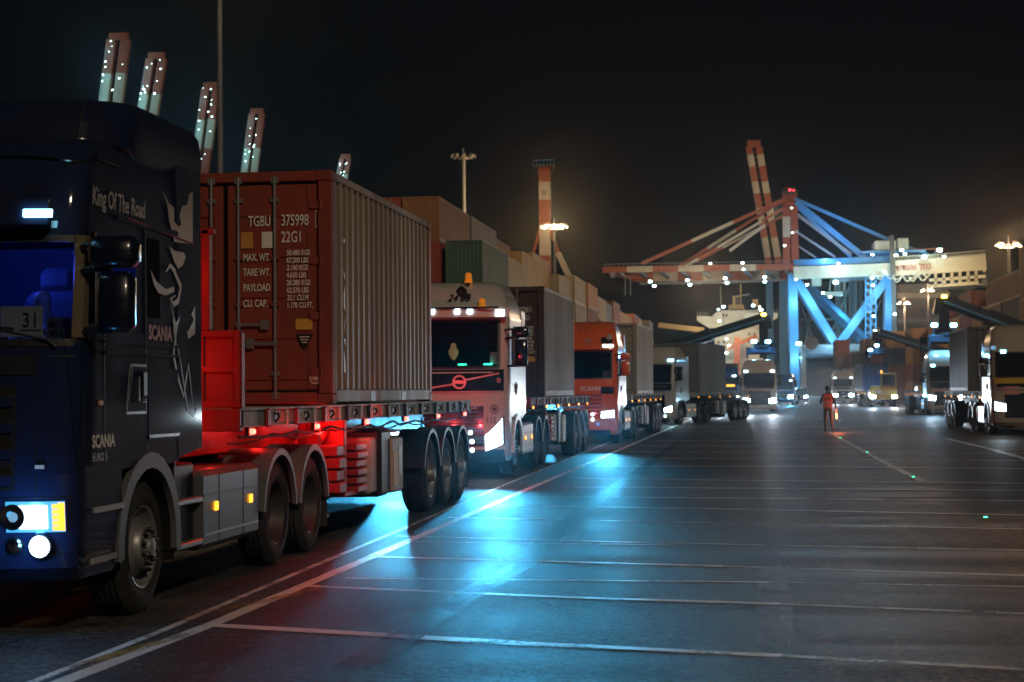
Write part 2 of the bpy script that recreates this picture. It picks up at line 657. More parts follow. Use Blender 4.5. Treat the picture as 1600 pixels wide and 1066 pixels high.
pxline([(20, 1095), (340, 972), (600, 862), (800, 775), (1010, 685), (1085, 653)], .13, MARK)
pxline([(20, 1078), (250, 987), (470, 893), (640, 822), (790, 757), (960, 688), (1030, 660)], .07, MARK2)
z = .0022
for pp, w, m in [
    ([(330, 977), (560, 990), (800, 1004)], .12, MARK), ([(800, 1004), (1220, 1025)], .09, MARK), ([(1220, 1025), (1600, 1046)], .08, MARKB),
    ([(590, 994), (820, 1008), (1000, 1015)], .05, MARK2),
    ([(480, 916), (900, 934), (1220, 944)], .09, MARK), ([(1220, 944), (1640, 961)], .07, MARKB),
    ([(540, 904), (900, 907), (1200, 910)], .06, MARK2), ([(1200, 910), (1600, 917)], .05, MARKB),
    ([(585, 870), (1130, 885)], .09, MARK), ([(1130, 885), (1640, 901)], .08, MARKB),
    ([(620, 838), (1000, 848)], .08, MARK2), ([(1000, 848), (1640, 861)], .08, MARKB),
    ([(650, 847), (1060, 852)], .05, MARK2),
    ([(700, 809), (1000, 815)], .09, MARK2), ([(1000, 815), (1640, 828)], .08, MARKB),
    ([(780, 790), (1100, 795), (1640, 806)], .1, MARK2), ([(830, 776), (1640, 783)], .1, MARK2),
    ([(880, 761), (1640, 767)], .1, MARK2), ([(900, 748), (1640, 756)], .1, MARK2),
    ([(930, 729), (1250, 729), (1640, 733)], .13, MARK), ([(960, 716), (1640, 720)], .1, MARK2),
    ([(980, 706), (1640, 709)], .11, MARK2), ([(1000, 697), (1400, 699)], .12, MARK2),
    ([(1020, 689), (1400, 690)], .13, MARK2), ([(1045, 675), (1360, 676)], .14, MARK2),
    ([(1060, 668), (1500, 667)], .16, MARK2), ([(1090, 655), (1560, 652)], .2, MARK2),
    ([(290, 965), (420, 938), (540, 912)], .09, MARK3), ([(120, 1042), (290, 992)], .09, MARK3),
    ([(600, 1000), (700, 935), (795, 874)], .26, MARKF), ([(1480, 686), (1540, 700), (1640, 728)], .12, MARK),
    ([(1296, 676), (1380, 722), (1440, 752)], .08, MARKB),
    ([(1208, 885), (1212, 1010)], .2, MARKF), ([(1184, 660), (1188, 750)], .2, MARKF),
    ([(560, 1040), (640, 990), (720, 936), (815, 884), (905, 800), (1000, 735), (1062, 690)], .2, DARKTRACK),
]:
    w *= 1.35 if max(y for x, y in pp) > 800 else 1.75
    pxline(pp, w, m, z)
    z += .00012

for x, y in [(1427, 747), (1540, 811), (1355, 708), (1313, 685)]:  # small glowing domes for the green specks on the ground
    p = gp(x, y)
    b = MB()
    b.lathe((0, 0, 0), 'z', [(0.0, .05), (.012, .048), (.02, .03)], STEEL, 10)
    b.lathe((0, 0, 0), 'z', [(.018, .03), (.03, .018), (.033, .0)], L_GREEN, 10)
    tag(b.build("green_dot", loc=p), {1427: "green glowing dot nearest the man in the orange vest, beyond the pair to its right" if 0 else "green glowing dot on bare asphalt, second closest to the camera", 1540: "green glowing dot closest to the camera on the brown asphalt", 1355: "green glowing dot between the walking man and the two nearer dots", 1313: "green glowing dot just beyond the walking man's feet" if 0 else "green glowing dot right beside the walking man's feet"}[x], "road stud", "green dots on the ground")

# ---------------------------------------------------------------- wheels


def make_wheel(kind, r=.52, w=.31):
    """lying along x; outer face at +x = w/2"""
    t = MB()
    h = w / 2
    prof = [(-h + .02, r * .60), (-h, r * .72), (-h + .004, r * .86), (-h + .03, r * .965), (-h + .05, r)]
    for k in range(4):
        a = -h + .05 + (w - .1) * (k + .5) / 4
        prof += [(a - .012, r), (a - .008, r - .012), (a + .008, r - .012), (a + .012, r)]
    prof += [(h - .05, r), (h - .03, r * .965), (h - .004, r * .86), (h, r * .80), (h + .003, r * .74), (h, r * .68), (h - .02, r * .60)]
    t.lathe((0, 0, 0), 'x', prof, RUBBER, 48)
    ti = t.build("wheel", smooth=35)
    q = MB()
    if kind == 'front':
        q.lathe((0, 0, 0), 'x', [(h - .005, r * .62), (h - .012, r * .585), (h - .06, r * .55), (h - .085, r * .48), (h - .02, r * .36)], RIM, 40)
        q.lathe((0, 0, 0), 'x', [(h - .02, r * .36), (h + .02, r * .34), (h + .035, r * .31), (h + .03, r * .18), (h + .045, r * .16), (h + .075, r * .13), (h + .08, 0)], RIM, 40)
        for k in range(10):
            a = 2 * math.pi * k / 10
            c = (h + .028, math.cos(a) * r * .255, math.sin(a) * r * .255)
            q.lathe(c, 'x', [(0, .022), (.03, .02), (.045, .012), (.046, 0)], BLACK, 8)
    elif kind == 'trailer':
        q.lathe((0, 0, 0), 'x', [(h - .005, r * .62), (h - .015, r * .58), (h - .07, r * .55), (h - .1, r * .45), (h - .07, r * .3), (h - .03, r * .22), (h + .02, r * .2), (h + .05, r * .15), (h + .055, 0)], RIM, 40)
        for k in range(10):
            a = 2 * math.pi * k / 10
            q.lathe((h - .075, math.cos(a) * r * .32, math.sin(a) * r * .32), 'x', [(0, .018), (.035, .016), (.036, 0)], STEEL, 6)
    else:
        q.lathe((0, 0, 0), 'x', [(h - .005, r * .62), (h - .015, r * .585), (h - .1, r * .55), (h - .19, r * .5), (h - .2, r * .3), (h - .14, r * .24), (h - .1, r * .2), (h - .09, 0)], RIMDARK, 40)
        for k in range(10):
            a = 2 * math.pi * k / 10
            q.lathe((h - .2, math.cos(a) * r * .38, math.sin(a) * r * .38), 'x', [(0, .018), (.035, .016), (.036, 0)], STEEL, 6)
    q.build("rim", ti, smooth=40)
    return ti


WHEELS = {}


def wheel(kind, parent, x, y, sx=1, r=.52, w=.31):
    k = (kind, r, w)
    if k not in WHEELS:
        o = make_wheel(kind, r, w)
        o.parent = parent
        WHEELS[k] = o
    else:
        o = link_copy(WHEELS[k], parent)
    o.location = (x, y, r)
    o.rotation_euler = (RND.uniform(0, 6), 0, 0 if sx > 0 else math.pi)
    return o


def arch(mb, x0, x1, y, z, r, th, a0, a1, m, n=16):
    """mudguard bent round a wheel, from angle a0 to a1 (degrees, 90 is up)"""
    vs, fs = [], []
    for i in range(n + 1):
        a = rad(a0 + (a1 - a0) * i / n)
        for rr, xx in ((r, x0), (r + th, x0), (r + th, x1), (r, x1)):
            vs.append((xx, y + math.cos(a) * rr, z + math.sin(a) * rr))
    for i in range(n):
        for k in range(4):
            fs.append((i * 4 + k, i * 4 + (k + 1) % 4, (i + 1) * 4 + (k + 1) % 4, (i + 1) * 4 + k))
    fs += [(0, 1, 2, 3), tuple(n * 4 + k for k in (3, 2, 1, 0))]
    mb.add(vs, fs, m)


# ---------------------------------------------------------------- tractor units


class Cab:
    def __init__(s, secs, c, p, yr):
        s.secs, s.c, s.p, s.yr = secs, c, p, yr

    def sec(s, z):
        q = s.secs
        if z <= q[0][0]:
            return q[0][1], q[0][2]
        for a, b in zip(q, q[1:]):
            if z <= b[0]:
                t = (z - a[0]) / (b[0] - a[0])
                return a[1] + (b[1] - a[1]) * t, a[2] + (b[2] - a[2]) * t
        return q[-1][1], q[-1][2]

    def rear(s, z):
        top = s.secs[-1][0]
        return s.yr - max(0, (z - top + .25)) * .5

    def F0(s, phi, z):
        yf, hw = s.sec(z)
        sg = 1 if phi >= 0 else -1
        x = sg * hw * abs(math.sin(phi)) ** (2 / s.p)
        t = s.c * (1 - max(0, math.cos(phi)) ** (2 / s.p))
        return Vector((x, yf + t, z))

    def F(s, phi, z, off=0):
        p = s.F0(phi, z)
        if not off:
            return p
        e = .02
        du = s.F0(min(phi + e, 1.5707), z) - s.F0(max(phi - e, -1.5707), z)
        dv = s.F0(phi, z + e) - s.F0(phi, z - e)
        n = du.cross(dv)
        n = n.normalized() if n.length > 1e-9 else Vector((0, -1, 0))
        if n.dot(Vector((p.x, -.8, 0))) < 0:
            n = -n
        return p + n * off

    def phi(s, x, z):
        hw = s.sec(z)[1]
        v = min(1, abs(x) / hw)
        return math.copysign(math.asin(v ** (s.p / 2)), x)

    def FX(s, x, z, off=0):
        return s.F(s.phi(x, z), z, off)

    def ystart(s, z):
        return s.sec(z)[0] + s.c

    def SF(s, f, z, off, sx):
        """side by fraction 0..1 from the corner to the rear"""
        y = s.ystart(z) + f * (s.rear(z) - s.ystart(z))
        return s.SY(y, z, off, sx)

    def SY(s, y, z, off, sx):
        hw = s.sec(z)[1]
        ys = s.ystart(z)
        if y < ys:                                   # still on the rounded corner
            k = max(0.0, min(1.0, 1 - (ys - y) / s.c))
            ph = math.acos(min(1, max(0, (1 - k)) ** (s.p / 2)))
            return s.F(ph * sx, z, off)
        return Vector((sx * (hw + off), y, z))

    def fpanel(s, mb, x0, x1, z0, z1, o1, o0, m, nu=14, nv=6):
        zf0 = z0 if callable(z0) else (lambda u: z0)
        zf1 = z1 if callable(z1) else (lambda u: z1)

        def fn(u, v, off):
            z = zf0(u) + (zf1(u) - zf0(u)) * v
            xa = x0(v) if callable(x0) else x0
            xb = x1(v) if callable(x1) else x1
            a, b = s.phi(xa, z), s.phi(xb, z)
            return s.F(a + (b - a) * u, z, off)
        mb.panel(fn, nu, nv, o1, o0, m)

    def spanel(s, mb, y0, y1, z0, z1, o1, o0, m, sx, nu=6, nv=5):
        Y0 = y0 if callable(y0) else (lambda v: y0)
        Y1 = y1 if callable(y1) else (lambda v: y1)
        Z0 = z0 if callable(z0) else (lambda u: z0)
        Z1 = z1 if callable(z1) else (lambda u: z1)

        def fn(u, v, off):
            y = Y0(v) + (Y1(v) - Y0(v)) * u
            z = Z0(u) + (Z1(u) - Z0(u)) * v
            return s.SY(y, z, off, sx)
        mb.panel(fn, nu, nv, o1, o0, m)

    def shell(s, mb, m, zs, holes, fr, bottom=True):
        """holes: (z0, z1, c0, c1) in column indices"""
        fs_ = fr
        nphi = 20
        cols = [('S', f, -1) for f in reversed(fs_)] + [('F', -math.pi / 2 + math.pi * i / nphi) for i in range(nphi + 1)] + [('S', f, 1) for f in fs_]
        n = len(cols)
        vs, fs = [], []
        for z in zs:
            for c in cols:
                vs.append(s.F(c[1], z) if c[0] == 'F' else s.SF(c[1], z, 0, c[2]))
        for j in range(len(zs) - 1):
            zc = (zs[j] + zs[j + 1]) / 2
            for i in range(n):
                if i < n - 1 and any(h[0] < zc < h[1] and h[2] <= i < h[3] for h in holes):
                    continue
                fs.append((j * n + i, j * n + (i + 1) % n, (j + 1) * n + (i + 1) % n, (j + 1) * n + i))
        if bottom:
            fs.append(list(range(n))[::-1])
        fs.append([(len(zs) - 1) * n + i for i in range(n)])
        mb.add(vs, fs, m)
        return n, len(fs_), nphi


def tractor(c):
    """c: dict of the truck's looks; local axes: +x its left, +y its rear, front at y=0"""
    root = thing("truck", c['label'], "truck", c['loc'], c.get('rz', 0), c.get('group'))
    P, P2 = c['paint'], c.get('paint_low', c['paint'])
    cab = Cab(c['secs'], c.get('c', .42), c.get('p', 2.6), c.get('yr', 2.25))
    w0, w1 = c['ws']
    fr = [.02, .12, .5, .56, .62, .95, 1.0]
    zs = sorted(set([q[0] for q in c['secs'] if q[0] >= 1.15] + [w0, w1, c['sw'][0], c['sw'][1]] + [w0 + (w1 - w0) * k / 3 for k in (1, 2)]))
    nS, nphi = len(fr), 20
    k0, k1 = nS + 5, nS + nphi - 5
    # windscreen columns: those with |phi| below the pillar angle
    pil = c.get('pil', 4)
    k0, k1 = nS + pil, nS + nphi - pil
    b = MB()
    sideR, sideL = (nS + nphi + 1 + 0 + 1, nS + nphi + 1 + 2), (nS - 3, nS - 2)
    cab.shell(b, P, zs, [(w0, w1, k0, k1), (c['sw'][0], c['sw'][1], *sideR), (c['sw'][0], c['sw'][1], *sideL)], fr)
    b.build("cab", root, smooth=28)
    # low nose and bumper
    b = MB()
    lo = [q for q in c['secs'] if q[0] <= 1.15]
    nose = Cab(lo, cab.c, cab.p, c.get('nose', .98))
    nose.rear = lambda z: c.get('nose', .98)
    nose.shell(b, P2, [q[0] for q in lo], [], [.1, .6, 1.0])
    b.build("bumper", root, smooth=28)
    # interior
    b = MB()
    IN = c.get('trim', BLACK)
    hw = cab.sec(w0)[1] - .04
    b.box(-hw, hw, cab.yr - .12, cab.yr - .08, w0 - .9, w1 + .1, IN)
    b.box(-hw, hw, .7, cab.yr - .1, w0 - .92, w0 - .88, IN)
    b.box(-hw + .2, hw - .2, cab.sec(w0)[0] + .14, .72, w0 - .5, w0 - .03, IN, .05)
    b.build("interior", root, smooth=0)
    b = MB()
    a = cab.phi(1e9, w0) * 0
    phi0 = -math.pi / 2 + math.pi * pil / nphi
    b.panel(lambda u, v, o: cab.F(phi0 + (-2 * phi0) * u, w0 + (w1 - w0) * v, o), 20, 6, -.004, -.012, GLASS if c.get('clear', True) else DARKGLASS)
    b.build("windshield", root)
    b = MB()
    b.panel(lambda u, v, o: cab.F(phi0 + (-2 * phi0) * u, w0 - .02 + .05 * v, o), 20, 1, .006, -.004, BLACK)
    b.panel(lambda u, v, o: cab.F(phi0 + (-2 * phi0) * u, w1 - .03 + .05 * v, o), 20, 1, .006, -.004, BLACK)
    for sg in (-1, 1):
        b.panel(lambda u, v, o: cab.F(sg * (-phi0 - .05 + .09 * u), w0 + (w1 - w0) * v, o), 2, 6, .006, -.004, BLACK)
    b.build("windshield_seal", root)
    for sx in (1, -1):
        b = MB()
        b.panel(lambda u, v, o: cab.SF(.12 + .38 * u, c['sw'][0] + (c['sw'][1] - c['sw'][0]) * v, o, sx), 4, 3, -.006, -.014, GLASS if c.get('clear', True) else DARKGLASS)
        b.build("side_window", root)
        b = MB()
        s0, s1 = c['sw']
        d0, d1 = cab.ystart(1.6) - .12, c.get('door_end', 1.5)
        # door skin below the window and the frame round it, each a raised sheet
        cab.spanel(b, d0, d1, 1.2, s0 - .06, .008, -.003, P, sx, 8, 6)
        o = b.build("door", root)
        b = MB()
        hy = c.get('door_end', 1.5) - .3
        b.add(*slab(cab, hy, hy + .2, s0 - .62, s0 - .34, sx, .012, .004), BLACK)
        b.box(sx * (cab.sec(1.6)[1] + .012), sx * (cab.sec(1.6)[1] + .045), hy + .03, hy + .07, s0 - .58, s0 - .38, CHROME, .008)
        b.build("handle", o)
    # grille
    if c.get('grille'):
        b = MB()
        for (x0, x1, z0, z1, mm) in c['grille']:
            cab_or = cab if z0 >= 1.15 else (nose if z1 <= 1.15 else cab)
            full = Cab(c['secs'], cab.c, cab.p, cab.yr)
            full.fpanel(b, x0, x1, z0, z1, .012, -.003, mm, 12, 3)
        b.build("grille", root)
    full = Cab(c['secs'], cab.c, cab.p, cab.yr)
    if c.get('slats'):
        b = MB()
        for (x0, x1, z, h, mm) in c['slats']:
            full.fpanel(b, x0, x1, z, z + h, .035, .0, mm, 12, 1)
        b.build("grille_slats", root)
    # headlights
    hx0, hx1, hz0, hz1 = c['head'][:4]
    sl = c['head'][4] if len(c['head']) > 4 else 0
    for sx in (1, -1):
        b = MB()
        za, zb = (lambda u: hz0 - sl * (1 - u) * .4), (lambda u: hz1 + sl * u)
        if sx < 0:
            za, zb = (lambda u: hz0 - sl * u * .4), (lambda u: hz1 + sl * (1 - u))
        xa, xb = (hx0, hx1) if sx > 0 else (-hx1, -hx0)
        full.fpanel(b, xa, xb, za, zb, .015, -.003, L_HALO if c.get('halohead') else BLACK, 10, 4)
        h = b.build("headlight", root)
        b = MB()
        i0, i1 = c.get('lens', (.06, .94))
        L = lambda u: i0 + (i1 - i0) * u
        xs = (lambda t: hx0 + (hx1 - hx0) * t)
        q0, q1 = (xs(i0), xs(i1)) if sx > 0 else (-xs(i1), -xs(i0))
        e = .12
        zc0 = (lambda u: za(i0 + (i1 - i0) * u if sx > 0 else 1 - i1 + (i1 - i0) * u) + (hz1 - hz0) * e)
        zc1 = (lambda u: zb(i0 + (i1 - i0) * u if sx > 0 else 1 - i1 + (i1 - i0) * u) - (hz1 - hz0) * e)
        full.fpanel(b, q0, q1, zc0, zc1, .022, .012, c.get('lamp', L_WHITE), 10, 4)
        if c.get('twin'):
            p = full.FX(sx * xs(.13), (hz0 + hz1) / 2, .012)
            b.lathe(p, 'y', [(0, .09), (-.018, .09), (-.016, .08), (-.006, .035), (-.006, 0)], CHROME, 24)
            b.lathe(p, 'y', [(-.008, .034), (-.02, .026), (-.024, 0)], L_SOFT, 16)
        b.build("lens", h)
        if c.get('amber'):
            b = MB()
            a0, a1 = c['amber']
            q0, q1 = (xs(a0), xs(a1)) if sx > 0 else (-xs(a1), -xs(a0))
            n = 5
            for k in range(n):
                z0_ = hz0 + (hz1 - hz0) * (.06 + .9 * k / n)
                full.fpanel(b, q0, q1, z0_, z0_ + (hz1 - hz0) * .13, .024, .012, L_AMBER, 4, 1)
            aw = a1 - (a1 - a0) * .42
            q0, q1 = (xs(aw), xs(a1 + .03)) if sx > 0 else (-xs(a1 + .03), -xs(aw))
            full.fpanel(b, q0, q1, hz0 + .01, hz1 - .01, .027, .012, L_AMBER, 4, 3)
            b.build("turn_signal", h)
        for (x, z, r, mm) in c.get('fogs', []):
            b = MB()
            p = full.FX(sx * x, z, 0)
            b.lathe(p, 'y', [(.05, r * 1.15), (-.03, r * 1.15), (-.035, r)], BLACK, 20)
            b.lathe(p, 'y', [(-.034, r), (-.045, r * .7), (-.05, 0)], mm, 20)
            b.build("fog_light", root)
    # spots that light the ground ahead
    pw = c.get('power', 0)
    if pw:
        for sx in (1, -1):
            hp = full.FX(sx * (hx0 + hx1) / 2, (hz0 + hz1) / 2, .12)
            light("headlight_beam", 'SPOT', hp, pw, c.get('beam', (.08, .57, 1.0)), root, .06, (0, -1, c.get('dip', -.07)), c.get('cone', 60), c.get('blend', .9), c.get('flat', .3))
    # roof pieces
    if c.get('visor'):
        x, z0, z1, off, mm = c['visor']
        b = MB()
        full.fpanel(b, -x, x, z0, z1, off, -.01, mm, 18, 3)
        b.build("sun_visor", root)
    if c.get('deflector'):
        b = MB()
        df = Cab(c['deflector'][0], .55, 2.5, c['deflector'][1])
        df.rear = lambda z: c['deflector'][1]
        df.shell(b, P, [q[0] for q in c['deflector'][0]], [], [.1, .5, 1.0])
        b.build("roof_deflector", root, smooth=35)
    # side deflectors behind the cab
    sd = c.get('side_def', .45)
    if sd:
        for sx in (1, -1):
            b = MB()
            zt = c.get('side_def_top', 3.4)
            hw0, hw1 = cab.sec(1.3)[1], cab.sec(zt)[1]
            y0 = cab.yr - .02
            b.prism([(y0, 1.18), (y0 + sd, 1.25), (y0 + sd, zt), (y0, zt)],
                    lambda y, z: (sx * (cab.sec(min(z, 2.9))[1] + .004), y, z), lambda y, z: (sx * (cab.sec(min(z, 2.9))[1] - .035), y, z), P)
            b.build("side_deflector", root)
    # mirrors
    mz0, mz1 = c.get('mirror', (2.15, 2.55))
    for sx in (1, -1):
        b = MB()
        my = cab.sec(mz1)[0] + .02
        mx = cab.sec(mz1)[1] + .13
        MM = c.get('mirror_mat', P)
        b.box(sx * mx, sx * (mx + .27), my, my + .15, mz0, mz1, MM, .045)
        b.box(sx * (mx - .05), sx * (mx + .3), my - .02, my + .17, mz1 + .03, mz1 + .25, MM, .05)
        o = b.build("mirror", root, smooth=50)
        b = MB()
        for zz in (mz0 + .02, mz1 + .03, mz1 + .2):
            b.tube([(sx * (mx - .25), my + .25, zz - .02), (sx * (mx - .1), my + .1, zz), (sx * (mx + .1), my + .08, zz)], .025, BLACK, 8)
        b.build("arm", o)
    # fenders, steps, skirts, chassis, wheels
    fy = c.get('front_y', 1.6)
    ry = c.get('rear_y', (5.4, 6.78))
    r = c.get('r', .52)
    tx = 1.07
    for sx in (1, -1):
        b = MB()
        arch(b, sx * .85, sx * 1.275, fy, r + .02, r + .09, .05, 188, -10, P2 if c.get('fender_paint') else BLACK)
        arch(b, sx * 1.235, sx * 1.285, fy, r + .02, r + .07, .12, 186, -8, c.get('fender', BLACK))
        b.box(sx * .85, sx * 1.26, fy - r - .16, fy + r + .1, r + .62, r + .68, BLACK, .01)
        b.build("fender", root)
        b = MB()
        y0 = fy + r + .1
        y1 = c.get('skirt_y', (2.75, 4.55))[0]
        b.box(sx * .8, sx * 1.18, y0, y1, .42, 1.12, BLACK, .02)
        for zz in (.42, .78):
            b.box(sx * 1.0, sx * 1.27, y0, y1 - .02, zz, zz + .05, ALU, .01)
        b.box(sx * 1.1, sx * 1.255, y0, y0 + .04, .36, 1.18, BLACK, .01)
        b.build("step", root)
        y0, y1 = c.get('skirt_y', (2.75, 4.55))
        b = MB()
        PS = c.get('skirt', P)
        b.box(sx * .6, sx * 1.25, y0, y1, .36, 1.04, PS, .05)
        for k in (1, 2):
            yy = y0 + (y1 - y0) * (.28 + .38 * (k - 1) * 1.1)
            b.box(sx * 1.2, sx * 1.253, yy, yy + .012, .40, 1.0, BLACK)
        b.box(sx * 1.2, sx * 1.254, y0 + .06, y1 - .06, .82, .835, BLACK)
        b.box(sx * 1.2, sx * 1.258, y0 + .06, y1 - .06, .48, .50, ALU)
        sk = b.build("side_skirt", root)
        for k in (0, 1):
            yy = y0 + (y1 - y0) * (.22 + .6 * k)
            b = MB()
            b.box(sx * 1.25, sx * 1.27, yy - .035, yy + .035, .68, .76, L_AMBER, .006)
            b.build("marker_lamp", sk)
        for y in ry:
            b = MB()
            arch(b, sx * .78, sx * 1.27, y, r, r + .09, .025, 175, 5, c.get('rear_fender', BLACK))
            arch(b, sx * 1.23, sx * 1.275, y, r, r + .05, .06, 176, 4, c.get('rear_fender', BLACK))
            b.build("rear_fender", root)
        b = MB()
        b.box(sx * .82, sx * 1.24, ry[-1] + r + .12, ry[-1] + r + .135, .22, .82, RUBBER)
        b.build("mudflap", root)
        wheel('front', root, sx * tx, fy, sx, r, .30)
        for y in ry:
            wheel('rear', root, sx * 1.08, y, sx, r, .30)
            wheel('rear', root, sx * .74, y, sx, r, .30) if c.get('duals') else None
    b = MB()
    for sx in (1, -1):
        b.box(sx * .38, sx * .46, 1.0, ry[-1] + .75, .72, 1.0, CHASSIS, .01)
    for y in (fy, *ry):
        b.tube([(-1.0, y, r), (1.0, y, r)], .08, CHASSIS, 10)
    for y in (2.6, 4.2, ry[0] + .7, ry[-1] + .7):
        b.box(-.4, .4, y, y + .12, .75, .95, CHASSIS)
    b.box(-.55, .55, ry[0] + .2, ry[0] + 1.2, 1.0, 1.2, CHASSIS, .05)
    b.box(-.9, .9, ry[-1] + .72, ry[-1] + .8, .75, .95, CHASSIS)
    b.build("chassis", root)
    for (x, z, w, h, mm) in c.get('marks', []):     # small lamps and plates on the front
        b = MB()
        off = c['visor'][3] + .012 if c.get('visor') and c['visor'][1] - .02 <= z <= c['visor'][2] + .02 else .02
        full.fpanel(b, x - w / 2, x + w / 2, z - h / 2, z + h / 2, off + .012, off - .012, mm, 4, 1)
        b.build("marker_lamp", root)
    c['root'], c['cab'], c['full'] = root, cab, full
    return root


def slab(cab, y0, y1, z0, z1, sx, o1, o0):
    t = MB()
    cab.spanel(t, y0, y1, z0, z1, o1, o0, BLACK, sx, 3, 3)
    return t.v, t.f


def side_text(c, name, txt, size, y, z, m, label=None, **k):
    b = MB()
    cab = c['cab']
    put_text(b, txt, size, (lambda u, v: cab.SY(y + u, z + v, .013, 1)), m, **k)
    return b.build(name, c['root'], smooth=0, label=label)


def front_text(c, name, txt, size, x, z, m, off=.02, label=None, **k):
    b = MB()
    put_text(b, txt, size, (lambda u, v: c['full'].FX(x + u, z + v, off)), m, **k)
    return b.build(name, c['root'], smooth=0, label=label)
# ---------------------------------------------------------------- containers


def corr(mb, p0, du, L, z0, z1, nrm, depth, pitch, m):
    """corrugated sheet from p0 along du (length L); nrm points outwards"""
    n = max(1, int(L / pitch))
    pitch = L / n
    pts = []
    for k in range(n):
        s = k * pitch
        pts += [(s, 0), (s + .36 * pitch, 0), (s + .5 * pitch, -depth), (s + .86 * pitch, -depth)]
    pts.append((L, 0))
    vs = []
    for s, d in pts:
        q = Vector(p0) + Vector(du) * s + Vector(nrm) * d
        vs += [(q.x, q.y, z0), (q.x, q.y, z1)]
    mb.add(vs, [(2 * i, 2 * i + 2, 2 * i + 3, 2 * i + 1) for i in range(len(pts) - 1)], m)


def container_body(mb, L, H, m, dark, doors=True, pitch=.278, side=None):
    w = 1.219
    b = .012
    for sx in (-1, 1):
        for (y0, y1) in ((0, .16), (L - .16, L)):
            mb.box(sx * (w - .16), sx * w, y0, y1, .12, H - .12, m, b)
            for z0 in (0, H - .12):
                mb.box(sx * (w - .18), sx * (w + .004), y0 - .004 if y0 == 0 else y0 - .02, y1 + .02 if y0 == 0 else y1 + .004, z0, z0 + .12, m, b)
                mb.lathe((sx * (w - .09), -.0045 if y0 == 0 else L + .0045, z0 + .06), 'y', [(0, .034), (.001 if y0 == 0 else -.001, .03), (.002 if y0 == 0 else -.002, 0)], dark, 10)
        mb.box(sx * (w - .06), sx * (w - .002), .16, L - .16, H - .1, H - .004, side or m, b)
        mb.box(sx * (w - .05), sx * (w - .002), .16, L - .16, .02, .17, side or m, b)
        corr(mb, (sx * (w - .008), .155, 0), (0, 1, 0), L - .31, .17, H - .1, (sx, 0, 0), .036, pitch, side or m)
        if L < 7:
            for yy in (1.95, 3.85):
                mb.box(sx * (w - .04), sx * (w + .001), yy, yy + .3, .03, .14, dark)
    for y0 in (0.005, L - .065):
        mb.box(-w + .18, w - .18, y0, y0 + .06, H - .12, H - .004, m, b)
        mb.box(-w + .18, w - .18, y0, y0 + .06, .01, .14, m, b)
    corr(mb, (-w + .16, L - .03, 0), (1, 0, 0), 2 * w - .32, .13, H - .11, (0, 1, 0), .045, .25, m)
    mb.add([(-w + .03, .03, H - .03), (w - .03, .03, H - .03), (w - .03, L - .03, H - .03), (-w + .03, L - .03, H - .03)], [(0, 1, 2, 3)], m)
    mb.add([(-w + .03, .03, .1), (w - .03, .03, .1), (w - .03, L - .03, .1), (-w + .03, L - .03, .1)], [(0, 1, 2, 3)], dark)
    if not doors:
        corr(mb, (-w + .16, .03, 0), (1, 0, 0), 2 * w - .32, .13, H - .11, (0, -1, 0), .045, .25, m)


def door_leaf(mb, sx, H, m, dark, steel, ribs=True):
    """one door leaf (sx=+1 is the leaf on +x); outer face near y=.03"""
    x0, x1 = (.012, 1.05)
    z0, z1 = .15, H - .13
    X = lambda x: sx * x
    mb.box(X(x0), X(x1), .05, .07, z0, z1, dark)
    for a, bb in ((x0 + .015, .13), (x1 - .12, x1 - .012)):
        mb.box(X(a), X(bb), .028, .06, z0 + .02, z1 - .02, m, .006)
    n = 5
    hh = (z1 - z0 - .04)
    for k in range(n):
        za = z0 + .02 + hh * k / n
        # raised band and recessed band, as pressed steel doors have
        mb.box(X(.13), X(x1 - .12), .034, .06, za + hh / n * .22, za + hh / n * 1.0, m, .012)
        mb.box(X(.13), X(x1 - .12), .048, .06, za, za + hh / n * .23, m)
    for xb in (.155, .57):
        mb.tube([(X(xb), .008, .07), (X(xb), .008, H - .06)], .019, steel, 8)
        for zz in (.06, H - .14):
            mb.box(X(xb) - .045, X(xb) + .045, .0, .03, zz, zz + .085, steel, .008)
        for zz in (.32, H * .42, H * .62, H - .35):
            mb.box(X(xb) - .05, X(xb) + .05, .004, .032, zz, zz + .055, steel if zz > H - .5 or zz < .4 else m, .006)


def door_handles(mb, sx, steel):
    for xb, z, dx in ((.155, .87, 1), (.57, .66, -1)):
        x = sx * xb
        e = sx * dx
        mb.box(x, x + e * .36, -.012, .0, z, z + .035, steel, .006)
        mb.box(x + e * .24, x + e * .34, -.016, .03, z - .045, z + .08, steel, .015)
        mb.box(x - .03, x + .03, -.018, .01, z - .015, z + .05, steel, .008)


def hinges(mb, sx, H, m):
    for k in range(4):
        z = .32 + (H - .75) * k / 3
        mb.box(sx * .96, sx * 1.19, .004, .032, z, z + .085, m, .008)
        mb.tube([(sx * 1.095, .0, z - .01), (sx * 1.095, .0, z + .1)], .02, m, 8)


def container(label, loc, rz, L, H, m, doors=True, group=None, cat="shipping container", side=None):
    t = thing("shipping_container", label, cat, loc, rz, group)
    b = MB()
    container_body(b, L, H, m, BLACK, doors, side=side)
    b.build("body", t, smooth=20)
    if doors:
        for sx in (1, -1):
            b = MB()
            door_leaf(b, sx, H, m, BLACK, STEEL)
            hinges(b, sx, H, m)
            d = b.build("door", t, smooth=30)
            b = MB()
            door_handles(b, sx, STEEL)
            b.build("handle", d, smooth=30)
    return t


PLAIN = {}


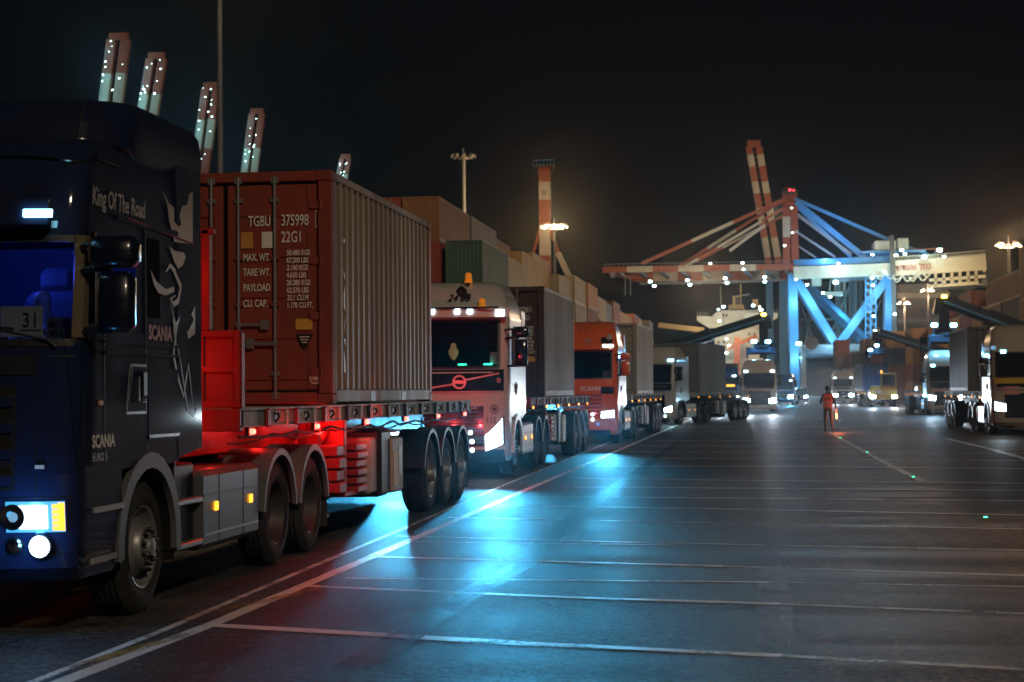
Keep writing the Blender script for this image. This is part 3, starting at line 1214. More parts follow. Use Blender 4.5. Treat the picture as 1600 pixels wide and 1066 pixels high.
def plain_container(L, H, doors, m):
    """a container far off: one mesh shared by all of its kind, coloured by its own material"""
    k = (L, H, doors)
    if k not in PLAIN:
        b = MB()
        container_body(b, L, H, STEEL, BLACK, doors)
        b.mats[0] = STEEL
        if doors:
            for sx in (1, -1):
                door_leaf(b, sx, H, STEEL, BLACK, PALE)
        o = b.build("shipping_container", smooth=20)
        PLAIN[k] = o.data
    else:
        o = bpy.data.objects.new("shipping_container", PLAIN[k])
        C.objects.link(o)
    o.material_slots[0].link = 'OBJECT'
    o.material_slots[0].material = m
    return o


# ---------------------------------------------------------------- trailer


def trailer(label, loc, rz=0.0, length=12.5, axles=(8.9, 10.2, 11.5), red=False, headboard=True, lampmat=None, group=None, loads=(1.0, 3.1, 9.2), wr=.53, g=0.0):
    t = thing("trailer", label, "trailer", loc, rz, group)
    RAIL = mat("rail_grey_paint", (.34, .34, .33), .5, wear=.6, wear_col=(.08, .06, .05), scale=3, streak=True)
    FRM = REDCHASSIS if red else CHASSIS
    b = MB()
    for sx in (1, -1):
        b.box(sx * 1.17, sx * 1.235, .02, length, 1.40, 1.555, RAIL, .008)
        b.box(sx * 1.15, sx * 1.255, .0, length, 1.545, 1.57, RAIL, .006)
        b.box(sx * 1.15, sx * 1.25, .0, length, 1.395, 1.41, CHASSIS)
        k = .75
        j = 0
        while k < length - .3:
            if j % 3 == 0:
                b.box(sx * 1.235, sx * 1.275, k, k + .13, 1.385, 1.56, FRM if k < 3.4 else CHASSIS, .02)
            elif j % 3 == 1:
                b.lathe((sx * 1.236, k + .06, 1.48), 'x', [(0, .055), (sx * .004, .05), (sx * .005, 0)], BLACK, 14)
                b.tube([(sx * 1.25, k + .02, 1.43), (sx * 1.275, k + .06, 1.47), (sx * 1.25, k + .1, 1.51)], .014, CHASSIS, 6)
            else:
                b.box(sx * 1.235, sx * 1.262, k, k + .06, 1.40, 1.555, RAIL, .01)
                b.box(sx * 1.236, sx * 1.242, k + .1, k + .16, 1.45, 1.51, BLACK)
            k += .34 + .06 * (j % 2)
            j += 1
        b.box(sx * .36, sx * .46, .0, length - .1, 1.02 if 0 else 1.1, 1.40, FRM, .01)
    for k in range(14):
        y = .1 + k * (length - .3) / 13
        b.box(-1.17, 1.17, y, y + .09, 1.40, 1.50, FRM, .008)
    b.box(-1.235, 1.235, -.02, .1, 1.36, 1.565, FRM if red else RAIL, .01)
    b.box(-1.235, 1.235, length - .1, length + .01, 1.36, 1.565, RAIL, .01)
    for y in loads:
        b.box(-1.16, 1.16, y, y + .12, 1.5, 1.568, RAIL, .008)
    b.build("deck_frame", t, smooth=20)
    if headboard:
        b = MB()
        H0, H1 = 1.57, 2.27
        b.box(-1.24, 1.24, .02, .05, H0, H1, FRM)
        for x in (-1.24, -.5, .16, .84, 1.18):
            b.box(x, x + .06, -.02, .08, H0, H1, FRM, .008)
        for zz in (H0, (H0 + H1) / 2 - .03, H1 - .06):
            b.box(-1.24, 1.24, -.015, .07, zz, zz + .06, FRM, .008)
        b.box(1.22, 1.25, .0, .1, H0, H1 - .02, FRM, .008)
        if red:
            b.box(.88, .96, -.03, .05, H1, 3.18, FRM, .01)
            b.box(-.96, -.88, -.03, .05, H1, 3.18, FRM, .01)
            b.box(-1.0, 1.0, -.03, .05, 3.13, 3.19, FRM, .01)
        b.build("headboard", t, smooth=20)
    for sx in (1, -1):
        b = MB()
        b.box(sx * .82, sx * .96, 2.9, 3.06, .62, 1.4, FRM, .01)
        b.box(sx * .84, sx * .94, 2.92, 3.04, .34, .7, STEEL, .01)
        b.box(sx * .74, sx * 1.04, 2.85, 3.11, .3, .34, STEEL, .01)
        b.beam((sx * .9, 3.05, .75), (sx * .5, 4.0, 1.25), .06, .06, FRM)
        b.beam((sx * .9, 2.98, 1.1), (sx * .9, 3.9, 1.38), .06, .06, FRM)
        b.build("landing_leg", t, (0, g, 0), smooth=20)
    b = MB()
    b.box(-.85, .85, 2.93, 3.02, .95, 1.05, FRM, .01)
    b.box(.55, 1.1, 3.6, 3.72, .5, 1.4, FRM, .01)
    b.box(.5, 1.14, 3.45, 4.1, .5, .56, FRM, .01)
    for k in range(6):
        b.box(.62, 1.17 - .015 * (k % 2), 4.0, 4.55, .52 + k * .1, .6 + k * .1, FRM, .012)
    for k in range(4):
        b.box(.75, 1.15 - .03 * (k % 2), 3.15, 3.5, .56 + k * .14, .68 + k * .14, FRM, .012)
    b.build("timber_rack", t, (0, g, 0), smooth=20)
    b = MB()
    b.box(.5, 1.16, 4.66, 5.1, .46, 1.15, RAIL, .03)
    b.box(.5, 1.2, 5.15, 5.75, .40, 1.25, BLACK, .05)
    b.box(1.0, 1.23, 5.72, 6.4, .42, 1.12, RAIL, .02)
    b.box(1.23, 1.238, 5.8, 6.05, .5, .95, WHITE)
    b.box(1.23, 1.238, 6.1, 6.3, .62, 1.0, PALE)
    b.build("toolbox", t, (0, g, 0), smooth=20)
    b = MB()
    for y in axles:
        b.tube([(-1.0, y, wr), (1.0, y, wr)], .07, CHASSIS, 10)
        for sx in (1, -1):
            b.beam((sx * .42, y - .55, 1.1), (sx * .42, y + .2, wr + .1), .08, .14, CHASSIS)
            b.lathe((sx * .42, y + .3, wr + .12), 'z', [(0, .12), (.15, .15), (.4, .12)], RUBBER, 12)
    b.build("axle", t)
    b = MB()
    y0 = axles[0] - 2.3  # unseen box with spare tyre, added to stop headlight beams under the deck
    b.box(-.8, .8, y0, y0 + 1.5, .34, .40, CHASSIS, .01)
    b.box(-.8, .8, y0, y0 + .04, .34, 1.1, CHASSIS, .01)
    b.box(-.8, .8, y0 + 1.46, y0 + 1.5, .34, 1.1, CHASSIS, .01)
    b.lathe((0, y0 + .75, .58), 'z', [(-.17, .3), (-.17, .5), (.17, .5), (.17, .3), (-.17, .3)], RUBBER, 24)
    b.build("beam_block_carrier", t)
    for sx in (1, -1):
        b = MB()
        b.box(sx * .2, sx * 1.22, axles[-1] + wr + .16, axles[-1] + wr + .18, .16, 1.05, RUBBER)  # flaps added wide so headlight beams do not pass below the trailer
        b.build("mudflap", t)
        b = MB()
        b.tube([(sx * 1.1, .4 + (length - 1) * k / 24, 1.33 - .05 * abs(math.sin(k * .9)) - .03 * (k % 3 == 0)) for k in range(25)], .014, BLACK, 6)
        b.tube([(sx * 1.0, .4 + (length - 1) * k / 24, 1.3 - .07 * abs(math.sin(k * .7 + 1))) for k in range(25)], .011, BLACK, 6)
        b.build("cable", t)
    for y in axles:
        for sx in (1, -1):
            wheel('trailer', t, sx * 1.06, y, sx, wr, .36)
            b = MB()
            arch(b, sx * .82, sx * 1.26, y, wr, wr + .1, .02, 170, 10, BLACK)
            arch(b, sx * 1.22, sx * 1.265, y, wr, wr + .07, .05, 172, 8, BLACK)
            b.build("fender", t)
    LM = lampmat or L_AMBER
    for k in range(6):
        y = .45 + k * (length - .9) / 5 * (1.0)
        for sx in (1, -1):
            b = MB()
            b.box(sx * 1.2, sx * 1.235, y - .05, y + .05, 1.325, 1.375, LM, .01)
            b.box(sx * 1.16, sx * 1.2, y - .06, y + .06, 1.31, 1.395, BLACK)
            b.build("marker_lamp", t)
    b = MB()
    b.box(-1.2, 1.2, length - .02, length + .06, .62, .74, RAIL, .01)
    for sx in (1, -1):
        b.box(sx * .4, sx * .46, length - .3, length, .7, 1.3, CHASSIS)
        b.box(sx * .8, sx * 1.2, length + .03, length + .07, .84, 1.0, BLACK, .01)
        b.box(sx * .8, sx * .86, length - .05, length + .03, .7, 1.0, CHASSIS)
    b.build("rear_bumper", t)
    for sx in (1, -1):
        b = MB()
        b.box(sx * .84, sx * 1.18, length + .07, length + .08, .86, .98, L_RED)
        b.build("tail_lamp", t)
    return t


# ---------------------------------------------------------------- truck row
NAVY = mat("navy_paint", (.010, .018, .055), .6, .0, 1.0, wear=.5, wear_col=(.022, .02, .022), scale=.9, spec=.05)
TRUCK_ROW = "trucks queuing nose to tail in the lane"
SC_SECS = [(.40, .14, 1.2), (.50, .05, 1.25), (.70, .02, 1.27), (.95, .0, 1.275), (1.15, .0, 1.275),
           (1.5, .02, 1.272), (2.06, .05, 1.27), (2.84, .12, 1.266), (3.0, .14, 1.264), (3.25, .2, 1.26), (3.42, .30, 1.25), (3.54, .48, 1.21), (3.6, .75, 1.1)]
blue = dict(
    label="dark blue sleeper truck with griffin decal and blue-lit cab, closest to the camera",
    loc=(-5.87, 11.35, 0), paint=NAVY, secs=SC_SECS, yr=2.28, ws=(2.06, 2.80), sw=(2.22, 2.82), c=.24, p=3.0, pil=2,
    head=(.80, 1.19, .755, .965), lens=(.24, .72), amber=(.80, .96), halohead=True, twin=True,
    fogs=[(.86, .665, .05, CHROME), (1.03, .655, .075, L_WHITE)], power=900, cone=50, dip=-.05, visor=(1.06, 2.86, 3.02, .16, NAVY),
    deflector=([(3.45, 1.1, 1.2), (3.56, .75, 1.266), (3.74, .78, 1.266), (3.87, .92, 1.245), (3.95, 1.1, 1.18), (4.0, 1.4, 1.05)], 2.9),
    grille=[(-.86, .86, 1.04, 1.76, BLACK), (-.78, .78, .5, .92, NAVY), (-.98, .98, 1.84, 1.97, BLACK)],
    slats=[(-.84, .84, 1.08 + .18 * k, .06, NAVY) for k in range(4)] + [(-.85, .85, 1.14 + .18 * k, .014, CHROME) for k in range(4)],
    marks=[(1.0, 2.935, .17, .05, L_CYAN), (-1.0, 2.935, .17, .05, L_CYAN)],
    mirror=(2.13, 2.55), mirror_mat=MIRRORCASE, front_y=1.6, rear_y=(5.42, 6.78), skirt_y=(2.95, 4.72), skirt=mat("grey_skirt_paint", (.10, .105, .11), .35, .2, .4, wear=.3, wear_col=(.05, .05, .05)),
    fender=mat("grey_fender", (.10, .10, .105), .5), rear_fender=mat("grey_fender", (.1, .1, .105), .5), side_def=.62, side_def_top=3.58, door_end=1.5, trim=mat("cab_trim", (.2, .2, .22), .8))
tractor(blue)
t, cab, full = blue['root'], blue['cab'], blue['full']
# rear side window, seams, storage hatch and trim lines of the near side
b = MB()
cab.spanel(b, 1.53, lambda v: 1.83, 2.3, 2.92, .008, -.004, DARKGLASS, 1, 3, 4)
o = b.build("side_window", t)
b = MB()
cab.spanel(b, 1.54, 2.24, 1.34, 1.9, .014, 0, NAVY, 1, 6, 4)
h = b.build("storage_hatch", t)
b = MB()
cab.spanel(b, 1.53, 2.25, 1.36, 1.385, .022, 0, CHROMEDARK, 1, 6, 1)
cab.spanel(b, .62, 2.26, 1.995, 2.015, .022, 0, NAVY, 1, 8, 1)
cab.spanel(b, .62, 2.26, 2.075, 2.09, .022, 0, NAVY, 1, 8, 1)
cab.spanel(b, .9, 2.26, 2.99, 3.03, .02, 0, NAVY, 1, 8, 1)
cab.spanel(b, 1.5, 1.508, 1.25, 2.98, .0105, 0, BLACK, 1, 1, 8)
cab.spanel(b, .62, .628, 1.2, 2.2, .0105, 0, BLACK, 1, 1, 8)
b.build("side_trim", t)
b = MB()
cab.spanel(b, .40, .43, 2.2, 2.86, .03, 0, CHROMEDARK, 1, 1, 6)
cab.spanel(b, lambda v: .17 + .07 * v, lambda v: .275 + .07 * v, 2.10, 2.82, .02, 0, mat("pillar_trim", (.26, .21, .14), .3, .5), 1, 2, 6)
b.build("pillar_cover", t)
b = MB()
cab.spanel(b, lambda v: 1.06 + .1 * v, 1.49, 1.55, 1.93, .013, 0, CHROMEDARK, 1, 5, 4)
cab.spanel(b, lambda v: 1.09 + .1 * v, 1.47, 1.57, 1.91, .018, 0, NAVY, 1, 5, 4)
b.box(1.285, 1.315, 1.34, 1.44, 1.68, 1.88, MIRRORCASE, .012)
b.box(1.285, 1.30, 1.36, 1.46, 1.635, 1.65, CHROMEDARK, .004)
b.build("handle", t)
for (z0, z1) in ((.86, .90), (.5, .54)):
    b = MB()
    full.spanel(b, .42, .98, z0, z1, .02, 0, mat("grey_strip", (.35, .35, .36), .4), 1, 6, 1)
    b.build("bumper_strip", t)
b = MB()
full.fpanel(b, 1.0, 1.006, 1.0, 1.9, .006, -.002, BLACK, 1, 8)
full.fpanel(b, -1.006, -1.0, 1.0, 1.9, .006, -.002, BLACK, 1, 8)
full.fpanel(b, -1.24, 1.24, 1.965, 1.972, .006, -.002, BLACK, 16, 1)
full.fpanel(b, -1.24, 1.24, .985, .992, .006, -.002, BLACK, 16, 1)
full.fpanel(b, -1.2, 1.2, .6, .606, .006, -.002, BLACK, 16, 1)
b.build("panel_seam", t)
for x0, x1 in ((1.12, .55), (.35, -.3), (-.45, -1.0)):
    b = MB()
    b.tube([full.FX(x0, 2.03, .03), full.FX(x0 - .05, 2.08, .03), full.FX(x1, 2.19, .02)], .012, BLACK, 6)
    b.beam(full.FX(x1 + .28, 2.155, .016), full.FX(x1 - .3, 2.2, .016), .016, .03, BLACK)
    b.build("wiper", t)
b = MB()
b.box(1.27, 1.29, .5, .58, 1.62, 1.66, L_AMBER if 0 else mat("amber_lens", (.5, .18, .02), .2), .005)
b.build("turn_signal", t)
b = MB()
b.box(-.7, .7, .03, .06, .56, .9, BLACK, .01)
b.build("air_intake", t)
b = MB()
full.fpanel(b, 1.0, 1.06, 1.19, 1.215, .015, 0, WHITE, 2, 1)
b.build("sticker", t)
side_text(blue, "lettering", "King Of The Road", .185, .40, 3.06, PALE, shear=.15, sx=.80, bold=.003)
side_text(blue, "lettering", "SCANIA", .155, 1.55, 2.13, DECALRED, bold=.006)
side_text(blue, "lettering", "SCANIA", .125, .37, 1.325, WHITE, bold=.005)
side_text(blue, "lettering", "EURO 5", .085, .37, 1.225, PALE)
# the griffin emblem on the rear of the cab side, in flat pale shapes
b = MB()


def dec(poly):
    vs = [cab.SY(y, z, .0175, 1) for y, z in poly]
    if max(y for y, z in poly) > 2.2:
        vs = [Vector((cab.sec(min(z, 2.9))[1] + .009, y, z)) for y, z in poly]
    b.add(vs, [list(range(len(poly)))], GRIFFIN)


def px2(x, y):
    """photo pixel on the cab side plane -> (y, z) local"""
    r = ray(x, y)
    k = (-5.87 + 1.262) / r.x
    return (r.y * k - 11.35, CAM_H + r.z * k)


def strip(pp, w):
    q = [Vector((*px2(x, y), 0)) for x, y in pp]
    L, Rr = [], []
    for i, p in enumerate(q):
        d = (q[min(i + 1, len(q) - 1)] - q[max(i - 1, 0)]).normalized()
        nrm = Vector((-d.y, d.x, 0))
        ww = w * (1 - abs(2 * i / (len(q) - 1) - 1) ** 2 * .8)
        L.append(p + nrm * ww)
        Rr.append(p - nrm * ww)
    for i in range(len(q) - 1):
        dec([(min(v.x, 2.87), v.y) for v in (L[i], L[i + 1], Rr[i + 1], Rr[i])])


for pp in ([(252, 298), (259, 320), (262, 345), (270, 378), (299, 382), (299, 300), (293, 303), (290, 320), (282, 322), (278, 338), (281, 350), (277, 355), (270, 346), (270, 325), (262, 318)],
           [(262, 385), (270, 392), (285, 395), (288, 402), (283, 415), (276, 420), (270, 410), (266, 398)],
           [(231, 422), (240, 440), (255, 452), (268, 448), (268, 456), (255, 462), (243, 458), (236, 445)],
           [(302, 478), (296, 492), (300, 500), (290, 520), (288, 512), (291, 530), (302, 522)],
           [(268, 490), (272, 505), (279, 493), (274, 515), (272, 532), (268, 520)]):
    dec([(min(q_[0], 2.87), q_[1]) for q_ in (px2(*p) for p in pp)])
strip([(255, 425), (262, 415), (270, 425), (280, 448), (276, 470), (268, 476), (262, 468), (270, 462)], .028)
strip([(262, 470), (268, 500), (271, 530), (268, 555), (275, 590), (284, 620), (288, 590), (291, 570), (295, 600), (298, 635)], .02)
strip([(272, 530), (278, 560), (284, 600), (290, 640), (300, 650), (305, 635)], .014)
b.build("emblem", t, smooth=0)
b = MB()
b.tube([px2l for px2l in [(1.29, 1.1, 3.02), (1.275, 1.6, 3.0), (1.275, 2.7, 2.96)]], .008, REDCHASSIS, 6)
b.tube([(.95, .5, 3.05), (1.0, .75, 3.5), (1.05, .95, 4.1)], .006, BLACK, 5)
b.build("aerial", t)
b = MB()
b.tube([cab.F(cab.phi(.05 + 1.15 * k / 24, 3.34), 3.34 + .05 * math.sin(k / 8), .012) for k in range(25)] + [cab.SY(.5 + .12 * k, 3.40, .012, 1) for k in range(5)], .009, CHROMEDARK, 6)
b.build("roof_trim", t)
# things behind the windscreen
b = MB()
for sx in (-.6, .6):
    b.box(sx - .26, sx + .26, 1.35, 1.5, 1.55, 2.5, IN_SEAT := mat("seat_fabric", (.12, .12, .14), .9), .06)
    b.box(sx - .26, sx + .26, .95, 1.45, 1.5, 1.65, IN_SEAT, .06)
    b.box(sx - .14, sx + .14, 1.37, 1.47, 2.5, 2.68, IN_SEAT, .05)
b.build("seat", t)
b = MB()
pts = [(.6 + .23 * math.cos(a), .78 + .1 * math.sin(a), 2.0 + .2 * math.sin(a)) for a in [2 * math.pi * k / 24 for k in range(25)]]
b.tube(pts, .017, BLACK, 8)
b.tube([(.6, .78, 2.0), (.6, .62, 1.75)], .03, BLACK, 8)
b.beam((.38, .78, 2.0), (.82, .78, 2.0), .03, .03, BLACK)
b.build("steering_wheel", t)


def wtext(b, txt, size, x, z, y, m, **k):
    put_text(b, txt, size, lambda u, v: (x + u, y, z + v), m, **k)


b = MB()
b.box(.88, 1.14, .52, .53, 2.1, 2.26, ALU)
wtext(b, "MY TRUCK", .062, .90, 2.185, .515, BLACK, bold=.002, sx=.82)
wtext(b, "MY RULES", .05, .915, 2.125, .515, BLACK, bold=.002, sx=.9)
b.build("dashboard_plate", t)
b = MB()
b.box(.55, .87, .49, .495, 2.12, 2.34, PAPER)
wtext(b, "31", .15, .71, 2.19, .485, BLACK, sx=.9)
b.box(.70, .86, .482, .4855, 2.165, 2.17, BLACK)
b.build("paper_sign", t)
b = MB()
b.tube([(1.165, .50, 2.08), (1.165, .50, 2.2)], .014, L_BLUE, 8)
b.box(1.14, 1.19, .49, .51, 2.2, 2.26, L_BLUE, .01)
b.tube([(1.15, .5, 2.25), (1.125, .5, 2.36)], .012, L_BLUE, 8)
b.tube([(1.178, .5, 2.25), (1.195, .5, 2.36)], .012, L_BLUE, 8)
b.build("hand_lamp", t)
b = MB()
put_text(b, "SCANIA", .17, lambda u, v: (.55 + u, 2.1, 2.42 + v), mat("dim_lit_letters", (.1, .1, .2), .6, emit=(.1, .15, 1), strength=.35), bold=.008)
b.build("lettering", t, smooth=0)
light("cab_light", 'POINT', (.3, 1.1, 2.72), 16, (.03, .08, 1.0), t, .12)
light("cab_light", 'POINT', (.95, .75, 2.6), 5, (.05, .12, 1.0), t, .1)
light("fog_bloom_fill", 'POINT', (1.03, -.14, .655), 4, (.08, .42, 1.0), t, .05)  # added point light off the fog lamp, washes the bumper blue like bloom
light("headlamp_bloom_fill", 'POINT', (1.0, -.16, .86), 5, (.08, .42, 1.0), t, .06)  # added point light before the headlamp, imitates its bloom on the bumper

tr = trailer("grey flatbed trailer with red headboard behind the dark blue truck", (-5.72, 15.0, 0), 0, length=13.0, red=True, lampmat=L_RED, axles=(9.4, 10.72, 12.05), loads=(3.6, 5.7, 9.4), g=1.0)
b = MB()
put_text(b, "תולבוה", .15, lambda u, v: (1.2625 - .026, 2.1 + u, 1.425 + v), WHITE, bold=.003)
put_text(b, "מ״עב", .13, lambda u, v: (1.2625 - .026, 3.3 + u, 1.425 + v), WHITE)
b.build("lettering", tr, smooth=0)
# red lamps that glow on the headboard and under the deck
for p, e in (((.75, -.4, 1.95), 4.5), ((.6, -.3, 1.25), 4), ((.9, -.42, 2.75), 2.5), ((1.12, 3.5, 1.25), 10), ((.95, 4.3, 1.28), 12), ((.8, 5.1, 1.15), 9), ((.85, .35, 1.3), 5), ((.8, 2.0, 1.32), 4), ((1.36, 1.5, 1.3), 3), ((1.36, 3.4, 1.3), 7), ((1.36, 5.6, 1.3), 7)):
    light("red_lamp", 'POINT', p, e, (1.0, .02, .015), tr, .05)
for sx in (1, -1):
    light("tail_glow", 'SPOT', (sx * 1.0, 13.12, .92), 240, (1.0, .05, .05), tr, .06, (0, 1, .12), 150, .8)

MAROON = steelbox("oxide_red_paint", (.26, .045, .024), .85)
MAROON2 = steelbox("brown_red_paint", (.075, .036, .028), .5)


def write_doors(parent, lines):
    for (txt, size, x, z, sx, it) in lines:
        q = MB()
        put_text(q, txt, size, lambda u, v: (x + u, .0215, z + v), WHITE, sx=sx, shear=.2 if it else 0, bold=.0022)
        q.build("lettering", parent, smooth=0)


LINES = [("TGBU", .165, .265, 1.985, .60, 0), ("375998", .175, .64, 1.985, .60, 0), ("0", .16, 1.062, 1.99, .65, 0), ("22G1", .175, .64, 1.80, .62, 0),
         ("MAX. WT.", .115, .205, 1.60, .60, 0), ("TARE WT.", .115, .205, 1.435, .60, 0), ("PAYLOAD", .115, .205, 1.265, .60, 0), ("CU. CAP.", .115, .205, 1.09, .60, 0)]
for k, (a, it) in enumerate([("30.480 KGS", 0), ("67.200 LBS", 0), ("2.100 KGS", 1), ("4.630 LBS", 0), ("28.380 KGS", 0), ("62.570 LBS", 0), ("33.1 CU.M", 1), ("1.170 CU.FT.", 0)]):
    LINES.append((a, .084, .70, 1.655 - .083 * k, .66, it))
cn = container("oxide red container with white weight markings on its doors, behind the dark blue truck", (-5.72, 18.55, 1.572), 0, 6.058, 2.591, MAROON, side=steelbox("weathered_side_paint", (.22, .165, .115), .6))
write_doors(cn, LINES)
b = MB()
b.box(1.03, 1.035, .02, .0215, 1.96, 2.14, WHITE)
b.box(1.155, 1.16, .02, .0215, 1.96, 2.14, WHITE)
b.box(1.03, 1.16, .02, .0215, 2.14, 2.145, WHITE)
b.box(1.03, 1.16, .02, .0215, 1.955, 1.96, WHITE)
b.build("check_digit_box", cn, smooth=0)
b = MB()
OR = mat("orange_label", (.55, .25, .06), .6)
YE = mat("yellow_label", (.6, .33, .05), .6)
b.box(.18, .32, .02, .0215, 1.74, 1.92, OR)
b.build("label", cn, smooth=0)
b = MB()
b.box(.42, .56, .02, .0215, 1.74, 1.92, WHITE)
b.build("label", cn, smooth=0)
b = MB()
b.box(.80, .99, .0195, .0215, .83, .95, YE)
b.build("label", cn, smooth=0)
b = MB()
b.prism([(.80, .78), (1.0, .78), (.9, .60)], lambda u, v: (u, .0205, v), lambda u, v: (u, .023, v), BLACK)
for k, w in enumerate((.11, .09, .06)):
    b.box(.9 - w / 2, .9 + w / 2, .0190, .0203, .745 - k * .03, .755 - k * .03, WHITE)
b.build("label", cn, smooth=0)
b = MB()
b.lathe((1.02, .021, .29), 'y', [(0, .062), (-.001, .062), (-.001, .052), (0, .052)], WHITE, 24)
b.lathe((1.02, .021, .29), 'y', [(0, .05), (-.0008, .05), (-.0008, 0)], DECALRED, 24)
b.box(.98, 1.06, .0195, .0201, .285, .297, WHITE)
b.box(1.005, 1.012, .0195, .0201, .265, .32, WHITE)
b.box(1.028, 1.035, .0195, .0201, .265, .32, WHITE)
b.build("label", cn, smooth=0)
b = MB()
XS = 1.219 - .008 + .003
for poly in ([(.52, 1.88), (.60, 1.88), (.60, 1.83), (.52, 1.83)], [(.52, 1.48), (.60, 1.40), (.60, 1.45), (.53, 1.53)], [(.52, 1.24), (.56, 1.32), (.60, 1.36), (.60, 1.06), (.52, 1.10)],
             [(.52, .86), (.60, .98), (.60, .93), (.53, .82)], [(.52, .74), (.60, .74), (.60, .66), (.55, .70)], [(.52, .62), (.58, .5), (.60, .36), (.52, .36)]):
    b.prism([(y + .055, z) for y, z in poly], lambda u, v: (XS - .001, u, v), lambda u, v: (XS, u, v), PALE)
b.build("side_lettering", cn, smooth=0)

# ---- second truck: white, sun visor light bar, slanted headlights
WHITEP = paint("white_truck_paint", (.50, .47, .45), wear=.2)
BLACKP = mat("gloss_black_panel", (.008, .008, .009), .18, coat=.7)
VO_SECS = [(.32, .14, 1.18), (.45, .04, 1.23), (.8, .0, 1.25), (1.15, .0, 1.25), (1.75, .03, 1.25), (2.18, .07, 1.25), (3.2, .26, 1.235), (3.42, .34, 1.2), (3.6, .5, 1.14), (3.8, .72, 1.05), (3.92, .95, .95), (3.96, 1.2, .85)]
white = dict(
    label="white truck with light bar and green windscreen lamps, right behind the red container", loc=(-5.95, 33.9, 0), rz=rad(-.6), paint=WHITEP, secs=VO_SECS, yr=2.3,
    ws=(2.18, 3.14), sw=(2.25, 2.95), c=.4, p=2.8, head=(.80, 1.17, .66, .86, .38), lens=(.02, .9), fogs=[(.52, .9, .045, L_WHITE), (.55, .72, .045, L_WHITE), (.55, .55, .045, L_WHITE)],
    power=6000, cone=58, blend=1.0, dip=-0.035, visor=(1.15, 3.16, 3.32, .2, WHITEP), grille=[(-.78, .78, .62, 1.42, BLACKP), (-1.16, 1.16, 1.72, 2.15, BLACKP), (-1.16, 1.16, .3, .56, BLACK)],
    slats=[(-.76, .76, .7 + .12 * k, .03, BLACK) for k in range(6)] + [(-1.1, 1.1, 1.70, .02, ALU), (-.95, .95, 2.08, .015, WHITE)],
    marks=[(.25, 3.24, .10, .07, L_WHITE), (-.25, 3.24, .1, .07, L_WHITE), (.5, 3.24, .1, .07, L_WHITE), (1.02, 3.22, .12, .08, L_WHITE), (-1.02, 3.22, .12, .08, L_WHITE)],
    mirror=(2.2, 2.75), mirror_mat=BLACKP, front_y=1.4, rear_y=(4.75, 6.1), skirt_y=(2.3, 3.95), skirt=WHITEP, fender=WHITEP, side_def=.5, side_def_top=3.4, group=TRUCK_ROW, yr_=0)
blue['root']['group'] = TRUCK_ROW
tractor(white)
t, full = white['root'], white['full']
front_text(white, "lettering", "24 66", .2, .0, 3.52, BLACK, off=.03, shear=.25, bold=.004)
front_text(white, "lettering", "115", .17, .82, 1.08, BLACK, sx=.8)
front_text(white, "lettering", "FH 540", .075, .42, 1.36, WHITE)
b = MB()
p = full.FX(.98, 1.36, .018)
b.lathe(p, 'y', [(0, .09), (-.004, .09), (-.004, .075), (0, .075)], BLACK, 24)
star = [(.075 * (1 if k % 2 == 0 else .38) * math.sin(math.pi * k / 5), .075 * (1 if k % 2 == 0 else .38) * math.cos(math.pi * k / 5)) for k in range(10)]
b.prism(star, lambda u, v: (p.x + u, p.y - .004, p.z + v), lambda u, v: (p.x + u, p.y + .01, p.z + v), BLACK)
for x in (1.06, .02 - .35 - .55):
    q = full.FX(x, 1.93 if x > 0 else 2.98, .02)
    b.lathe(q, 'y', [(0, .05), (-.004, .05), (-.004, 0)], PALE, 16)
    b.lathe(q, 'y', [(-.0045, .03), (-.006, .03), (-.006, 0)], DECALRED, 16)
b.build("emblem", t, smooth=0)
b = MB()
p = full.FX(.3, 1.9, .03)
b.lathe(p, 'y', [(0, .14), (-.02, .14), (-.02, .105), (0, .105)], ALU, 28)
b.box(p.x - .1, p.x + .1, p.y - .018, p.y + .01, p.z - .035, p.z + .035, ALU)
b.beam((p.x + .12, p.y - .01, p.z + .04), (p.x + .78, full.FX(1.0, 2.06, .02).y - .01, 2.07), .02, .03, ALU)
b.beam((p.x - .12, p.y - .01, p.z - .04), (p.x - .9, p.y - .0, 1.74), .02, .03, ALU)
b.build("badge", t)
b = MB()
for x in (.3, .82):
    b.box(x - .09, x + .09, .36, .40, 2.24, 2.275, L_GREEN, .01)
b.build("dashboard_lamp", t)
b = MB()
b.box(.86, 1.12, .42, .425, 2.26, 2.5, PAPER)
wtext(b, "1", .14, .97, 2.32, .415, BLACK)
b.build("paper_sign", t)
b = MB()
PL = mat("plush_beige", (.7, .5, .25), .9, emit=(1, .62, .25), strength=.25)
b.lathe((.1, .5, 2.5), 'z', [(-.16, 0), (-.12, .05), (-.03, .1), (.06, .1), (.1, .055), (.13, .06), (.18, .05), (.2, 0)], PL, 14)
b.build("dashboard_doll", t)
b = MB()
b.box(-.62, 1.1, .05, .1, 3.36, 3.4, CHROME, .01)
for x in (.25, .5):
    b.box(x - .02, x + .02, .1, .3, 3.3, 3.4, CHROME)
b.build("light_bar", t)
b = MB()
for x, z, y in ((.35, 3.98, .9), (.72, 3.42, .35)):
    b.lathe((x, y, z), 'z', [(-.05, .08), (.0, .08), (.01, .07), (.13, .065), (.16, .03), (.165, 0)], mat("beacon_amber", (.75, .27, .02), .3, emit=(1, .35, .02), strength=.25), 14)
b.beam((.3, .72, 3.5), (.35, .9, 3.98), .06, .06, BLACK)
b.box(.14, .36, .55, .75, 3.5, 3.85, BLACK, .08)
b.box(.2, .46, .5, .62, 3.42, 3.7, BLACK, .08)
b.build("beacon", t)
side_text(white, "lettering", "460", .14, 1.2, 1.35, PALE)

